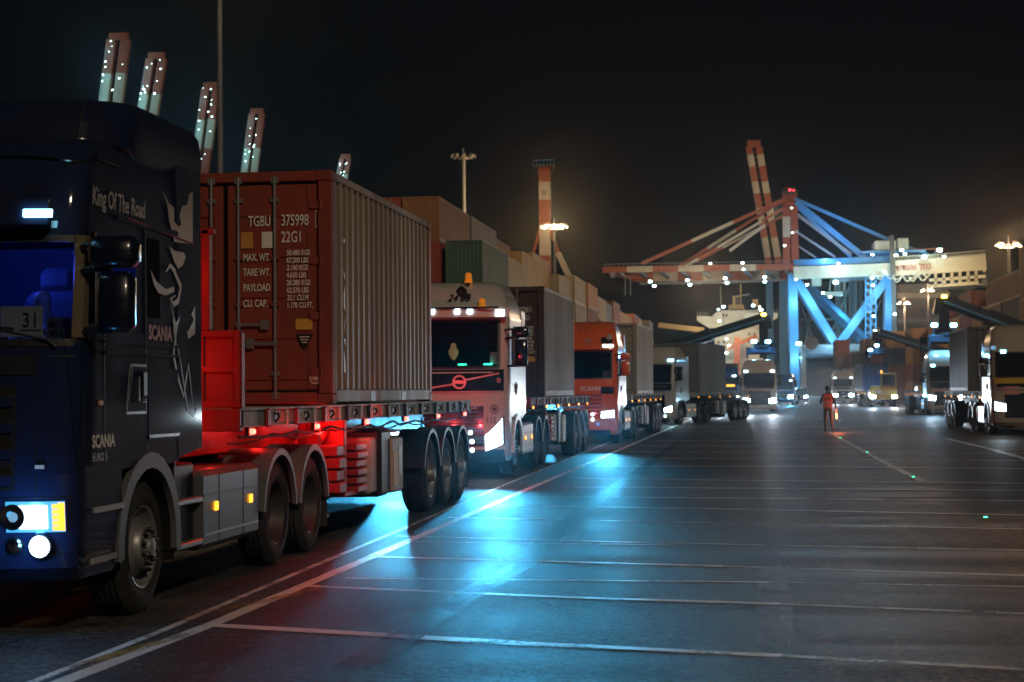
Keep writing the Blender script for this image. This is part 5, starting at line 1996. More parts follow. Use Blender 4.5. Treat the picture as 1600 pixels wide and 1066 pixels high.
for x in (1353, 1361, 1369):
    b.beam(at(x, 415, K1 - 2), at(x - 1, 600, K1 - 2), .3, .3, CRBLUE)
for k in range(16):
    y = 420 + k * 11
    b.beam(at(1353, y, K1 - 2), at(1369, y, K1 - 2), .25, .25, CRBLUE)
    b.beam(at(1353, y, K1 - 2), at(1369, y + 11, K1 - 2), .18, .18, CRGREY)
    b.box(at(1349, 0, K1).x, at(1354, 0, K1).x, K1 - 2, K1, at(1350, y + 3, K1).z, at(1350, y, K1).z, CRGREY) if k % 4 == 2 else None
b.build("stair_tower", kr, smooth=0)
b = MB()
X = lambda x: at(x, 0, K1).x
Z = lambda y: at(1270, y, K1).z
b.box(X(1245), X(1306), K1 - 6, K1 - 3, Z(560), Z(541), CRGREY)
for x in (1243, 1303):
    b.box(X(x), X(x + 7), K1 - 7, K1 - 3, 0, Z(545), CRGREY)
b.box(X(1252), X(1303), K1 - 3, K1 - 2.4, 0, Z(566), mat("shed_grey", (.09, .1, .12), .6))
b.box(X(1251), X(1304), K1 - 8, K1 - 6, Z(558), Z(554), CRBLUE)
b.build("sill_gate", kr, smooth=0)
b = MB()
p = at(1268, 536, K1 - 8)
b.lathe(p, 'y', [(-.3, 1.85), (-.3, 1.3), (.0, 1.3), (.0, .4), (-.4, .4), (-.4, 0)], mat("reel_brown", (.10, .07, .045), .6), 30)
b.lathe(p, 'y', [(-.3, 1.85), (.4, 1.85), (.4, 0)], CRDARK, 30)
b.build("cable_reel", kr)
b = MB()
b.box(X(1296), X(1322), K1 + 4, K1 + 14, Z(437), Z(430), CRGREY)
for x in (1298, 1306, 1312, 1320):
    b.beam(at(x, 437, K1 + 6), at(x - 2, 455, K1 + 6), .2, .2, CRWHITE)
b.box(X(1284), X(1312), K1 + 5, K1 + 8, Z(461), Z(455), CRWHITE)
b.box(X(1262), X(1278), K1 + 2, K1 + 7, Z(446), Z(434), CRWHITE, .2)
b.build("trolley", kr, smooth=0)
b = MB()
for x, y in ((1434, 429), (1440, 423), (1383, 426), (1410, 430)):
    for s_, dp in ((-1, 9), (-1, 5), (1, 8)):
        pts = [at(x + s_ * 15 * (k / 8), y + dp * math.sin(math.pi * k / 8) + 3 * k / 8, K1 - 4) for k in range(9)]
        b.tube(pts, .16, CRWHITE, 5)
b.build("festoon_cable", kr)
for x, y, s, m in [(1016, 440, .55, FLOOD), (1022, 447, .55, FLOOD), (1074, 438, .55, FLOOD), (1078, 445, .55, FLOOD), (1133, 435, .55, FLOOD), (1136, 442, .55, FLOOD), (1195, 433, .55, FLOOD), (1195, 440, .55, FLOOD),
                   (1110, 412, .35, FLOOD), (1160, 411, .45, FLOOD), (1162, 421, .4, FLOOD), (1310, 412, .5, FLOOD), (1363, 398, .5, FLOOD), (1409, 391, .6, FLOODG), (1414, 397, .5, FLOOD), (1400, 399, .6, FLOODG), (1444, 402, .8, FLOOD), (1468, 391, .9, FLOOD), (1475, 401, .5, FLOOD),
                   (1244, 437, .4, FLOOD), (1261, 445, .5, FLOOD), (1363, 434, .6, FLOOD), (1364, 446, .5, FLOOD), (1382, 425, .6, FLOOD), (1365, 494, .45, FLOODG), (1367, 517, .45, FLOOD), (1309, 534, .5, FLOOD), (1237, 325, .3, FLOODG), (1238, 364, .3, FLOODG), (1226, 384, .35, FLOOD),
                   (1248, 537, .9, FLOOD), (1252, 559, .5, lamp("lamp_green_signal", (.1, 1, .6), 15)), (1271, 558, .35, lamp("warning_red", (1, .03, .05), 18)), (1291, 558, .35, lamp("warning_red", (1, .03, .05), 18)), (1286, 458, .5, FLOODG), (1297, 464, .5, FLOODG), (1306, 441, .9, FLOOD), (1398, 491, .5, FLOOD)]:
    lampbox(kr, at(x, y, K1 - 5 if x < 1300 or x > 1420 else K1 - 4), s, m)
CY = (.25, .72, 1.0)
for x, y, Y, e in ((1243, 470, K1 - 7, 9000), (1243, 560, K1 - 7, 9000), (1270, 470, K1 - 8, 9000), (1300, 528, K1 - 8, 9000), (1335, 500, K1 - 8, 9000), (1370, 452, K1 - 9, 10000), (1388, 480, K1 - 9, 8000), (1320, 475, K1 + 12, 9000), (1278, 556, K1 - 14, 900)):
    light("crane_flood", 'POINT', at(x, y, Y), e * .4, CY, kr, .5)
for x, y, Y, e, cc in ((1310, 416, K1 - 6, 5000, (.6, 1, 1)), (1444, 396, K1 - 6, 5000, (.6, 1, 1)), (1415, 416, K1 - 9, 6000, (.8, 1, .9)), (1500, 436, K1 - 14, 16000, (1, .68, .25)), (1440, 440, K1 - 14, 8000, (1, .8, .5)), (1290, 405, K1 - 3, 6000, (.2, .5, 1)), (1300, 360, K1 - 9, 14000, (.1, .4, 1)), (1360, 385, K1 - 9, 5000, (.9, .9, .7))):
    light("crane_flood", 'POINT', at(x, y, Y), e * .3, cc, kr, .5)
for x, y in ((1019, 446), (1076, 444), (1134, 441), (1195, 439)):
    light("boom_flood", 'SPOT', at(x, y, K2 - 6), 26000, (.3, .75, 1.0), kr, .5, (0, 0, -1), 26, .6)
light("boom_flood", 'POINT', at(1100, 440, K1 - 40), 26000, (1, .7, .45), kr, 1.0)


def raised_boom(label, tx, ty, bx, by, Y, w, cuts, first, lamps=True, group=None, glow=1.0):
    """another crane with its boom raised: twin girders with ties on a plain portal"""
    t = thing("harbour_crane", label, "crane", group=group)
    top, low = at(tx, ty, Y), at(bx, by, Y)
    d = (low - top)
    hinge = top + d * ((top.z - 38) / (top.z - low.z))
    L = (hinge - top).length
    b = MB()
    s = w / 5.0
    n = 9
    cu = [k / n for k in range(1, n)]
    for o in (-w / 2 + .6 * s, w / 2 - .6 * s):
        banded(b, top + Vector((o, 0, 0)), hinge + Vector((o, 0, 0)), cuts or cu, 2.5 * s, 1.9, first)
    for k in range(1, 26):
        q = top.lerp(hinge, k / 26)
        b.beam(q + Vector((-w / 2, .5, 0)), q + Vector((w / 2, .5, 0)), .3, .4, CRDARK)
        b.beam(q + Vector((-w / 2 - .3, -1.2, 0)), q + (hinge - top) / 26 + Vector((-w / 2 - .3, -1.2, 0)), .16, .16, CRGREY)
    b.beam(top + Vector((-w / 2, 0, 1)), top + Vector((w / 2, 0, 1)), 1.6, 2.2, CRRED)
    b.build("boom", t, smooth=0)
    b = MB()
    for x in (-w / 2, w / 2):
        g = Vector((hinge.x + x, hinge.y, 0))
        b.beam(g, (hinge.x + x, hinge.y, 42), 2.2, 2.2, CRBLUE)
        b.beam(g + Vector((22, 0, 0)), (hinge.x + x + 22, hinge.y, 40), 2.2, 2.2, CRBLUE)
        b.beam((hinge.x + x, hinge.y, 38), (hinge.x + x + 22, hinge.y, 38), 2, 3, CRWHITE)
    b.build("portal_frame", t, smooth=0)
    if lamps:
        r = random.Random(int(tx))
        for k in range(13):
            q = top.lerp(low, r.uniform(.0, .95))
            sd = r.choice((-1, -1, 1))
            lampbox(t, q + Vector((sd * w * r.uniform(.1, .5), -2.2, 0)), r.uniform(.1, .24), FLOOD)
        for k in (0.12, .5, .85):
            q = top.lerp(low, k)
            light("boom_glow", 'POINT', q + Vector((-w * .9, -7, 0)), 1100 * glow, (.25, .8, 1.0), t, .5)
    return t


RBG = "raised crane booms beyond the queue"
raised_boom("raised red and white crane boom, tallest and leftmost of the row beyond the queue", 186, 62, 172, 172, 533, 6.2, [.14, .265, .42, .6, .8], 0, group=RBG)
raised_boom("raised red and white crane boom, second from the left, rising behind the blue cab roof", 245, 92, 232, 172, 563, 5.7, [.155, .29, .42, .6, .8], 0, group=RBG)
raised_boom("raised crane boom beside the tall lamp post, third of the row beyond the queue", 330, 138, 313, 262, 619, 5.5, [.15, .29, .44, .6, .8], 0, group=RBG)
raised_boom("raised crane boom just right of the tall lamp post, fourth of the row", 402, 178, 391, 260, 675, 5.3, [.18, .36, .5, .7], 0, group=RBG)
raised_boom("shortest raised crane boom, showing just above the red container's roof", 540, 248, 533, 285, 809, 4.6, [.1, .2, .3, .5, .7], 0, group=RBG)
kb = raised_boom("raised red and white boom leaning left behind the blue crane", 1178, 230, 1206, 395, 560, 4.2, [.06, .15, .27, .36, .47, .58, .7, .85], 0, lamps=False)
light("boom_glow", 'POINT', at(1215, 330, 535), 5000, (1, .72, .45), kb, 1)
light("boom_glow", 'POINT', at(1170, 260, 535), 2500, (1, .72, .45), kb, 1)
# banded mast of one more crane behind the lit lamp post
t = thing("harbour_crane", "red and white banded crane tower with platform on top, behind the lit lamp post", "crane")
b = MB()
p0, p1 = at(851, 262, 540), at(851, 262, 540)
p1 = Vector((p0.x, p0.y, 0))
zz = [at(851, y, 540).z for y in (262, 285, 313, 352, 400)] + [0]
for i in range(5):
    b.beam((p0.x, 540, zz[i]), (p0.x, 540, zz[i + 1]), 3.4, 3.4, (CRRED, CRWHITE)[i % 2] if i < 4 else CRRED)
b.box(p0.x - .6, p0.x - .3, 538.1, 538.35, at(851, 306, 540).z, at(851, 298, 540).z, CRDARK)
b.box(p0.x + .2, p0.x + .5, 538.1, 538.35, at(851, 306, 540).z, at(851, 298, 540).z, CRDARK)
b.build("tower", t, smooth=0)
b = MB()
b.box(p0.x - 3.2, p0.x + 3.2, 537, 543, zz[0], zz[0] + .6, CRDARK)
for k in range(7):
    x = p0.x - 3.2 + 6.4 * k / 6
    b.beam((x, 537, zz[0]), (x, 537, zz[0] + 2), .15, .15, CRBLUE)
b.beam((p0.x - 3.2, 537, zz[0] + 2), (p0.x + 3.2, 537, zz[0] + 2), .2, .2, CRBLUE)
for s in (-1, 1):
    b.beam((p0.x + s * 3, 540, zz[0]), (p0.x + s * 1.6, 540, zz[0] - 3), .4, .4, CRDARK)
b.build("platform", t, smooth=0)
b = MB()
b.beam(at(846, 352, 539), at(826, 420, 539), .9, .9, CRRED)
b.beam(at(858, 352, 539), at(872, 395, 539), 1.2, 1.2, CRRED)
b.beam(at(872, 395, 539), at(893, 440, 539), 1.8, 1.8, CRWHITE)
b.beam(at(893, 440, 539), at(905, 470, 539), 1.8, 1.8, CRWHITE)
b.build("brace", t, smooth=0)
lampbox(t, at(851, 250, 537), .2, FLOODG)
light("tower_glow", 'POINT', at(862, 330, 522), 5000, (1, .6, .3), t, 1)

# ---------------------------------------------------------------- ship
SY = 640.0
ship = thing("ship", "white ship's bridge with lit deck lamps, moored beyond the reach stacker boom", "ship", at(1150, 640, SY))
so = ship.location.copy()
sX = lambda x: at(x, 500, SY).x - so.x
sZ = lambda y: at(1150, y, SY).z - so.z
SHW = mat("ship_white_paint", (.55, .53, .48), .5, wear=.4, wear_col=(.25, .2, .15), scale=.3)
SHT = mat("ship_buff_paint", (.5, .33, .14), .5, wear=.3, wear_col=(.2, .12, .06), scale=.3)
b = MB()
b.box(sX(1092), sX(1208), -2, 60, -3, sZ(598), mat("ship_hull_paint", (.05, .03, .03), .5))
b.build("hull", ship)
b = MB()
for x0, x1, y0, y1, d, m in ((1126, 1186, 508, 484, 6, SHW), (1116, 1186, 560, 508, 8, SHW), (1110, 1192, 600, 560, 10, SHW), (1138, 1163, 600, 475, 3, SHT), (1120, 1132, 575, 520, 4, SHW), (1164, 1182, 540, 507, 5, SHW)):
    b.box(sX(x0), sX(x1), -d + 10, 16 + d, sZ(y0), sZ(y1), m, .15)
for s in (0, 1):
    poly = [(1089, 493), (1089, 500), (1108, 512), (1128, 511), (1128, 486), (1120, 487), (1112, 494)] if s == 0 else [(1163, 489), (1215, 490), (1215, 497), (1199, 508), (1163, 512)]
    b.prism(poly, lambda x, y: (sX(x), 0, sZ(y)), lambda x, y: (sX(x), 7, sZ(y)), SHW)
b.box(sX(1141), sX(1161), 6.6, 7, sZ(495), sZ(482), CRDARK)
for x in (1129, 1134, 1172, 1176, 1180):
    b.box(sX(x), sX(x + 3), 3.8, 4, sZ(494), sZ(490), CRDARK)
for y in (520, 532, 546, 566, 580):
    for x in range(1121, 1180, 8):
        b.box(sX(x), sX(x + 3), -.4 if y > 560 else 1.8, 0 if y > 560 else 2.2, sZ(y + 4), sZ(y), CRDARK) if not 1136 < x < 1164 else None
b.build("bridge", ship, smooth=0)
b = MB()
b.beam((sX(1158), 6, sZ(476)), (sX(1158), 6, sZ(443)), .5, .5, SHT)
b.beam((sX(1146), 6, sZ(462)), (sX(1172), 6, sZ(459)), .3, .3, SHW)
b.box(sX(1145), sX(1156), 5, 8, sZ(476), sZ(461), SHT, .1)
b.box(sX(1149), sX(1158), 4, 7, sZ(475), sZ(464), CRDARK, .1)
b.beam((sX(1127), 6, sZ(486)), (sX(1126), 6, sZ(445)), .14, .14, SHW)
b.beam((sX(1185), 6, sZ(486)), (sX(1184), 6, sZ(466)), .4, .4, SHT)
b.box(sX(1176), sX(1184), 5, 8, sZ(478), sZ(467), SHT, .1)
for x in range(1090, 1108, 4):
    b.beam((sX(x), .4, sZ(493)), (sX(x), .4, sZ(487)), .12, .12, SHW)
for x in range(1198, 1216, 4):
    b.beam((sX(x), .4, sZ(490)), (sX(x), .4, sZ(484)), .12, .12, SHW)
b.build("mast", ship, smooth=0)
b = MB()
b.beam((sX(1150), -6, sZ(600)), (sX(1152), -6, sZ(528)), 2.2, 2.2, CRRED)
b.beam((sX(1138), -6, sZ(545)), (sX(1182), -6, sZ(526)), 1.2, 1.4, CRRED)
b.beam((sX(1030), -4, sZ(507)), (sX(1100), -4, sZ(516)), 1.6, 1.8, SHT)
b.beam((sX(1100), -4, sZ(516)), (sX(1104), -4, sZ(600)), 1.6, 1.6, SHT)
b.build("deck_crane", ship, smooth=0)
for x, y, s in ((1131, 480, .7), (1177, 479, .7), (1189, 486, .7), (1124, 502, .6), (1135, 530, .4), (1139, 541, .7), (1134, 552, .7), (1123, 484, .4), (1187, 481, .4)):
    lampbox(ship, Vector((sX(x), -5, sZ(y))), s, FLOOD, "deck_lamp")
for x, y, e, cc in ((1125, 495, 9000, (.6, 1, 1)), (1185, 490, 7000, (.7, 1, 1)), (1140, 550, 9000, (.6, .95, 1)), (1150, 520, 26000, (1, .66, .3)), (1100, 500, 9000, (1, .7, .4)), (1205, 498, 7000, (1, .75, .5)), (1150, 590, 9000, (1, .7, .4))):
    light("deck_glow", 'POINT', Vector((sX(x), -16, sZ(y))), e * .22, cc, ship, 1)

# grey terminal building behind the crane
bd = thing("terminal_building", "long grey terminal building with pale band, behind the crane's landside leg", "building", at(1430, 620, 560))
so2 = bd.location.copy()
b = MB()
bx0, bx1 = at(1396, 0, 560).x - so2.x, at(1475, 0, 560).x - so2.x
bz = lambda y: at(1430, y, 560).z
b.box(bx0, bx1, 0, 30, 0, bz(440), mat("building_grey", (.14, .13, .13), .7), .1)
b.build("wall", bd)
b = MB()
for y0, y1, m in ((462, 454, CRWHITE), (480, 466, CRDARK), (500, 494, CRGREY), (520, 504, CRDARK)):
    b.box(bx0 - .3, bx1 + .3, -.5, -.02, bz(y0), bz(y1), m)
b.build("facade_band", bd)

# ---------------------------------------------------------------- reach stackers
RSDARK = mat("reach_stacker_paint", (.02, .035, .06), .35, wear=.3, wear_col=(.02, .02, .02))
RSYEL = mat("reach_stacker_body", (.5, .3, .03), .4, wear=.3, wear_col=(.1, .06, .02))


def reach_stacker(label, pivot, head, Y, spread, zsp, lamps, thick=.95, beacon=False, sl=3.0, dY=-2.0):
    t = thing("reach_stacker", label, "reach stacker", group="reach stackers lifting boxes")
    P0, P1 = at(*pivot, Y), at(*head, Y + dY)
    sgn = 1 if P1.x > P0.x else -1
    b = MB()
    b.beam(P0, P0.lerp(P1, .62), thick, thick, RSDARK, b=.06)
    b.beam(P0.lerp(P1, .6), P1, thick * .78, thick * .78, RSDARK, b=.05)
    b.beam(P0.lerp(P1, .1) + Vector((0, -thick * .55, -.1)), P1 + Vector((0, -thick * .5, -.1)), .12, .16, CRBLUE)
    b.build("boom", t)
    b = MB()
    b.beam(P0.lerp(P1, .42) - Vector((0, 0, .3)), (P0.x + sgn * 2.4, P0.y, 1.6), .3, .3, STEEL)
    b.build("lift_cylinder", t)
    b = MB()
    b.box(P0.x - 4.2 * sgn, P0.x + 3.6 * sgn, P0.y - 1.5, P0.y + 1.5, .9, 2.0, RSYEL, .1)
    b.box(P0.x - 4.2 * sgn, P0.x - 2.2 * sgn, P0.y - 1.5, P0.y + 1.5, 1.9, 2.6, RSYEL, .15)
    b.box(P0.x - .8 * sgn, P0.x + .4 * sgn, P0.y - 1.1, P0.y + 1.1, 2.0, P0.z + .2, RSYEL, .1)
    b.build("body", t)
    b = MB()
    b.box(P0.x + .3 * sgn, P0.x + 2.0 * sgn, P0.y - 1.2, P0.y - .5 if 0 else P0.y + .3, 2.0, 3.4, DARKGLASS, .08)
    b.box(P0.x + .2 * sgn, P0.x + 2.1 * sgn, P0.y - 1.25, P0.y + .35, 3.4, 3.5, RSYEL)
    b.build("cab", t)
    for dx, r in ((2.6, .85), (-3.0, .75)):
        for dy in (-1.55, 1.55):
            b = MB()
            b.lathe((P0.x + dx * sgn, P0.y + dy, r), 'y', [(-.3, 0), (-.3, r * .55), (-.32, r * .9), (-.22, r), (.22, r), (.32, r * .9), (.3, r * .55), (.3, 0)], RUBBER, 24)
            b.build("wheel", t)
    x0, x1 = spread
    zs = at((x0 + x1) / 2, zsp, Y + dY).z
    xa, xb = at(x0, zsp, Y + dY).x, at(x1, zsp, Y + dY).x
    yc = Y + dY
    b = MB()
    b.beam(P1, (P1.x, P1.y, zs + .9), .7, .7, RSDARK, b=.05)
    b.beam(P1 + Vector((sgn * .25, 0, .1)), P1 + Vector((sgn * .45, 0, -.9)), .5, .8, RSDARK, b=.05)
    b.lathe((P1.x, P1.y, zs + .55), 'z', [(0, 0), (0, .75), (.35, .75), (.4, 0)], RSDARK, 20)
    b.box((xa + xb) / 2 - .5, (xa + xb) / 2 + .5, yc - sl, yc + sl, zs + .25, zs + .6, RSDARK, .04)
    for yy in (yc - sl, yc + sl - .3):
        b.box(xa, xb, yy, yy + .3, zs, zs + .45, RSDARK, .04)
        for xx in (xa, xb - .15):
            b.box(xx, xx + .15, yy, yy + .3, zs - .35, zs, RSDARK, .02)
    for px_, py_ in lamps:
        q = at(px_, py_, yc - sl - .1)
        b.beam(q + Vector((0, .2, 0)), (q.x, yc - sl + .1, zs + .3), .1, .1, RSDARK)
    sp = b.build("spreader", t)
    for px_, py_ in lamps:
        q = at(px_, py_, yc - sl - .15)
        lampbox(sp, q, .26, lamp("lamp_spreader", (.22, .7, 1.0), 40), "flood_lamp")
        light("spreader_flood", 'SPOT', q + Vector((0, -.25, 0)), 500, (.15, .55, 1.0), sp, .1, (0, -.5, -1), 150, .8)
    if beacon:
        lampbox(t, P1 + Vector((0, -.6, .25)), .24, lamp("beacon_glow", (1, .5, .05), 22), "beacon")
    return t


reach_stacker("reach stacker whose boom rises in front of the ship's bridge", (985, 562), (1193, 497), 139, (1166, 1213), 553, [(1178, 534), (1200, 534)], beacon=True)
reach_stacker("reach stacker with paired lamps, just left of the blue-fronted truck", (1035, 566), (1113, 540), 152, (1096, 1131), 566, [(1105, 555), (1122, 555)], thick=.8)
reach_stacker("reach stacker holding the bright blue container by the yard tractor", (1490, 556), (1372, 519), 172, (1354, 1400), 554, [(1370, 540), (1360, 547)], thick=.9)
reach_stacker("reach stacker with a steep boom over the tall white truck", (1650, 536), (1474, 470), 118, (1443, 1512), 536, [(1460, 508), (1490, 508)], thick=1.0, beacon=True)

# ---------------------------------------------------------------- light masts


def mast(label, px, py, Y, lit, h_extra=0.0, power=0, r=.22, n=8, xb=None, col=(1, .64, .3)):
    p = at(px, py, Y)
    z1 = p.z + h_extra
    t = thing("light_mast", label, "light mast", (p.x, p.y, 0), group="light masts around the yard")
    b = MB()
    b.tube([(0, 0, 0), (0, 0, z1 * .5), (0, 0, z1)], [r * 1.6, r * 1.2, r], CRGREY, 12)
    b.tube([(0, 0, 0), (0, 0, .4)], r * 2.2, CRGREY, 12)
    b.build("pole", t)
    b = MB()
    R_ = 1.5 if n > 3 else .9
    b.lathe((0, 0, z1), 'z', [(-.1, .2), (-.1, R_ * .55), (.15, R_ * .6), (.15, .2)], CRGREY, 16)
    b.beam((0, 0, z1), (0, 0, z1 + 1.6), .14, .14, CRGREY)
    hd = b.build("lamp_ring", t)
    for k in range(n):
        a = 2 * math.pi * (k + .3) / n
        b = MB()
        d = Vector((math.cos(a), math.sin(a), 0))
        q = d * R_ + Vector((0, 0, z1 + .45))
        b.beam(d * R_ * .5 + Vector((0, 0, z1)), q, .08, .08, CRGREY)
        b.beam(q - d * .1 + Vector((0, 0, .12)), q + d * .35 - Vector((0, 0, .2)), .5, .35, CRGREY)
        b.beam(q + d * .02 - Vector((0, 0, .12)), q + d * .38 - Vector((0, 0, .30)), .42, .12, L_SODIUM if lit else PALE)
        b.build("lamp", hd)
    if power:
        light("mast_light", 'POINT', (0, 0, z1 + .1), power, col, t, .8)
    return t


mast("tall tapered lamp post rising out of the top of the picture behind the blue cab", 343, 0, 90, True, 3.2, 6000, .13)
mast("tall unlit mast with a crown of dark floodlights above the stacked containers", 724, 248, 255, False, 0, 0, .3)
mast("brightly lit lamp mast in front of the red and white banded crane tower", 866, 357, 250, True, 0, 45000, .22)
mast("lit lamp mast above the dark stacked containers near the right edge", 1576, 386, 245, True, 0, 30000, .18, 4, col=(1, .55, .28))
mast("short lit lamp mast behind the steep boom's orange beacon", 1450, 456, 335, True, 0, 16000, .16, 3, col=(1, .6, .35))
mast("lit twin lamp mast beside the crane's landside leg", 1413, 476, 352, True, 0, 16000, .16, 3, col=(1, .6, .35))

# ---------------------------------------------------------------- the man in the vest
mp = gp(1294, 676)
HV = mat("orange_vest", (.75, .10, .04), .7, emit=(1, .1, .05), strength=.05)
DK = mat("dark_clothing", (.018, .018, .022), .85)
SKIN = mat("skin", (.42, .25, .17), .5)
REFL = mat("reflective_strip", (.34, .28, .24), .4)


def person(label, loc, rz, scale, joints, edges, mats_of, group=None):
    me = bpy.data.meshes.new("person")
    me.from_pydata([j[0] for j in joints], edges, [])
    o = bpy.data.objects.new("person", me)
    C.objects.link(o)
    o.location = loc
    o.rotation_euler = (0, 0, rz)
    o.scale = (scale,) * 3
    m = o.modifiers.new("skin", 'SKIN')
    m.use_smooth_shade = True
    sk = me.skin_vertices[0].data if me.skin_vertices else None
    if sk is None:
        bm = bmesh.new()
        bm.from_mesh(me)
        bm.verts.layers.skin.verify()
        bm.to_mesh(me)
        bm.free()
        sk = me.skin_vertices[0].data
    for i, j in enumerate(joints):
        sk[i].radius = (j[1], j[1] if len(j) < 3 else j[2])
    sk[0].use_root = True
    sb = o.modifiers.new("smooth", 'SUBSURF')
    sb.levels = sb.render_levels = 2
    dg = bpy.context.evaluated_depsgraph_get()
    ev = bpy.data.meshes.new_from_object(o.evaluated_get(dg))
    o.modifiers.clear()
    o.data = ev
    ev.materials.clear()
    for mm in mats_of[0]:
        ev.materials.append(mm)
    for p in ev.polygons:
        p.material_index = mats_of[1](p.center)
        p.use_smooth = True
    tag(o, label, "person", group)
    return o


# seen from behind: the body faces +y, weight on the left leg, right foot a step ahead
J = [((0, 0, .98), .135, .10), ((0, .0, 1.14), .13, .095), ((0, .01, 1.32), .155, .10), ((0, .0, 1.45), .10, .08), ((0, .0, 1.53), .05, .05), ((0, .02, 1.60), .062, .07), ((0, .025, 1.68), .078, .092), ((0, .02, 1.75), .06, .07),
     ((-.10, 0, .92), .092, .09), ((-.11, -.02, .52), .062, .062), ((-.10, -.07, .10), .042, .045), ((-.105, .05, .045), .042, .03), ((-.11, .13, .035), .034, .022),
     ((.10, 0, .92), .092, .09), ((.14, .10, .53), .062, .062), ((.17, .02, .11), .042, .045), ((.21, .12, .05), .042, .03), ((.24, .19, .036), .034, .022),
     ((-.17, 0, 1.43), .062, .06), ((-.27, .02, 1.17), .045, .045), ((-.20, .2, 1.10), .034, .034), ((-.16, .26, 1.11), .026, .036),
     ((.17, 0, 1.43), .062, .06), ((.26, -.03, 1.16), .045, .045), ((.31, .05, .92), .034, .034), ((.318, .07, .85), .03, .022)]
E = [(0, 1), (1, 2), (2, 3), (3, 4), (4, 5), (5, 6), (6, 7), (0, 8), (8, 9), (9, 10), (10, 11), (11, 12), (0, 13), (13, 14), (14, 15), (15, 16), (16, 17), (3, 18), (18, 19), (19, 20), (20, 21), (3, 22), (22, 23), (23, 24), (24, 25)]
for hand, ax in ((21, Vector((.35, .9, .1)).normalized()), (25, Vector((.05, .15, -1)).normalized())):
    sd = ax.cross(Vector((0, 0, 1)) if abs(ax.z) < .8 else Vector((0, 1, 0))).normalized()
    base = Vector(J[hand][0])
    curl = Vector((-.1, .6, .3)) if hand == 25 else Vector((.2, .1, -.8))
    for k in range(5):
        a = base + sd * (.022 * (k - 1.5)) if k < 4 else base - ax * .03 + sd * -.03
        n = len(J)
        ln = (.035, .042, .038, .03, .028)[k]
        J.append((tuple(a + ax * .035), .0095))
        J.append((tuple(a + ax * (.035 + ln)), .009))
        J.append((tuple(a + ax * (.04 + ln * 1.3) + curl * .03), .008))
        E += [(hand, n), (n, n + 1), (n + 1, n + 2)]


def zone(c):
    if c.z > 1.55:
        return 1 if c.z < 1.69 and not (c.y < .03) else 0
    if (abs(c.x) > .13 and c.z < .90 and c.z > .74 and c.x > .24) or (c.y > .22 and c.z > 1.0 and c.x < -.1):
        return 1
    return 0


man = person("man in an orange reflective vest seen from behind, holding a glowing orange wand", mp, rad(2), 1.03, J, E, ([DK, SKIN], zone))
b = MB()
rings = []
for z_, rx, ry in ((.93, .185, .155), (1.0, .18, .15), (1.14, .172, .14), (1.3, .19, .145), (1.40, .185, .13), (1.47, .13, .1)):
    rings.append([(rx * math.copysign(abs(math.cos(a)) ** .8, math.cos(a)), .005 + ry * math.copysign(abs(math.sin(a)) ** .8, math.sin(a)), z_) for a in [2 * math.pi * k / 28 for k in range(28)]])
vs = [v for r_ in rings for v in r_]
fs = [(j * 28 + i, j * 28 + (i + 1) % 28, (j + 1) * 28 + (i + 1) % 28, (j + 1) * 28 + i) for j in range(len(rings) - 1) for i in range(28)]
b.add(vs, fs, HV)
vest = b.build("vest", man, smooth=60)
b = MB()
for z_ in (1.0, 1.14):
    rr = [(rx + .004, ry + .004) for rx, ry in ((.178, .148) if z_ < 1.1 else (.173, .141),)][0]
    b.lathe((0, .005, z_), 'z', [(-.022, 1), (.022, 1)], REFL, 28)
    n = len(b.v) - 56
    for q in range(n, len(b.v)):
        x, y, zq = b.v[q]
        a = math.atan2(y - .005, x)
        b.v[q] = (rr[0] * math.copysign(abs(math.cos(a)) ** .8, math.cos(a)), .005 + rr[1] * math.copysign(abs(math.sin(a)) ** .8, math.sin(a)), zq)
put_text(b, "PORT", .075, lambda u, v: (u, -.148, 1.325 + v), DK, align='CENTER', bold=.004) if 0 else None
b.box(-.09, .09, -.1425, -.139, 1.36, 1.385, DK)
b.box(-.12, .12, -.1455, -.142, 1.27, 1.31, DK)
b.build("reflective_band", vest, smooth=60)
b = MB()
b.lathe((0, .015, 1.70), 'z', [(-.06, .09), (-.02, .1), (.03, .098), (.07, .075), (.1, .03), (.102, 0)], DK, 20)
b.build("hair", man)
wd = thing("signal_wand", "glowing orange signal wand in the walking man's right hand", "signal wand", mp)
b = MB()
b.tube([(.328, .09, .86), (.332, .10, .76)], .018, BLACK, 10)
b.build("handle", wd)
b = MB()
b.tube([(.332, .10, .76), (.345, .11, .56), (.346, .11, .54)], [.026, .024, .01], lamp("wand_glow", (1, .28, .06), 16), 10)
b.build("glow_tube", wd)
light("wand_light", 'POINT', (.40, .02, .62), 26, (1, .2, .05), wd, .05)
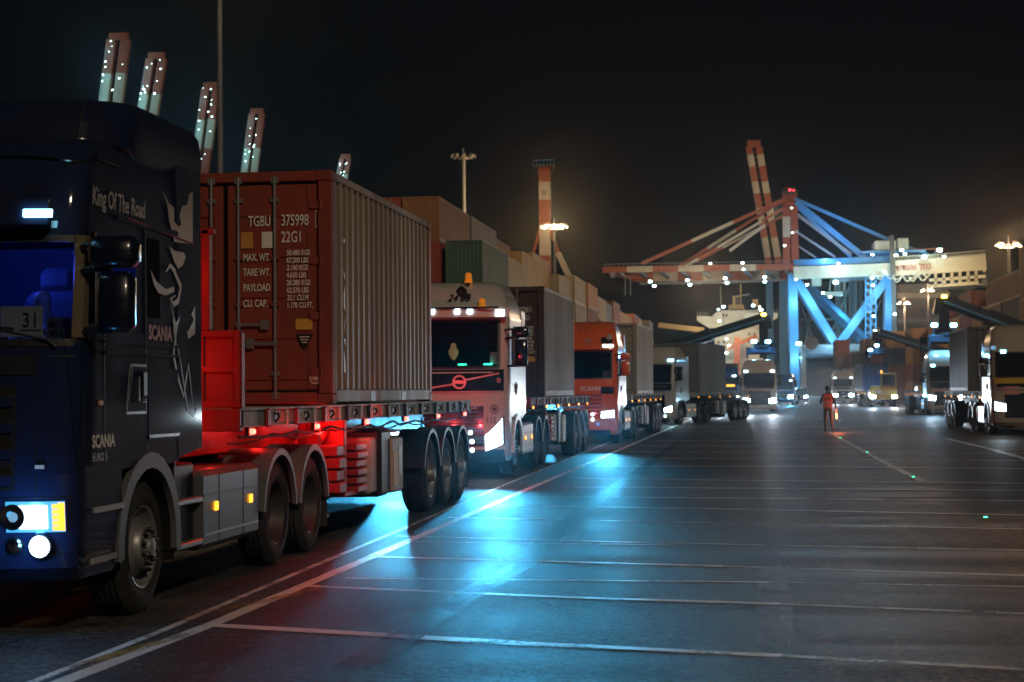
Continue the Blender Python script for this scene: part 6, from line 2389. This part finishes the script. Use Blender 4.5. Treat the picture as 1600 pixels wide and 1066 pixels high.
light("wand_light", 'POINT', (.45, -.12, .35), 14, (1, .2, .05), wd, .05)

# ---------------------------------------------------------------- driver of the first truck
DSH = mat("pale_shirt", (.5, .48, .45), .85)
JD = [((.6, 1.25, 1.72), .15, .12), ((.6, 1.2, 1.95), .15, .11), ((.6, 1.15, 2.17), .16, .1), ((.6, 1.13, 2.29), .055, .055), ((.6, 1.12, 2.40), .075, .09), ((.6, 1.12, 2.5), .06, .07),
      ((.82, 1.12, 2.15), .06, .06), ((.9, .98, 1.9), .048, .048), ((.78, .8, 2.0), .038, .038), ((.38, 1.12, 2.15), .06, .06), ((.32, .98, 1.9), .048, .048), ((.42, .8, 2.0), .038, .038),
      ((.7, 1.0, 1.68), .09, .09), ((.7, .72, 1.66), .07, .07), ((.5, 1.0, 1.68), .09, .09), ((.5, .72, 1.66), .07, .07)]
ED = [(0, 1), (1, 2), (2, 3), (3, 4), (4, 5), (2, 6), (6, 7), (7, 8), (2, 9), (9, 10), (10, 11), (0, 12), (12, 13), (0, 14), (14, 15)]
person("driver in a pale shirt at the wheel of the dark blue truck", blue['loc'], 0, 1.0, JD, ED, ([DSH, SKIN, DK], lambda c: 1 if c.z > 2.24 or (c.y < .9 and c.z > 1.85) else (2 if c.z < 1.74 else 0)))

# ---------------------------------------------------------------- night air
HZ = True
if HZ:
    b = MB()
    b.box(-330, 330, -60, 940, -6.2, 135, None)
    b.mats = []
    hm = bpy.data.materials.new("night_haze")
    hm.use_nodes = True
    t_ = hm.node_tree
    t_.nodes.clear()
    o_ = t_.nodes.new("ShaderNodeOutputMaterial")
    v_ = t_.nodes.new("ShaderNodeVolumePrincipled")
    v_.inputs["Color"].default_value = (.85, .9, .95, 1)
    v_.inputs["Density"].default_value = .00006
    v_.inputs["Anisotropy"].default_value = .94
    t_.links.new(v_.outputs[0], o_.inputs["Volume"])
    b.m = [0] * len(b.m)
    b.mats = [hm]
    hz = b.build("haze", smooth=0)
    tag(hz, "thin night haze over the whole port yard", "haze", kind="stuff")
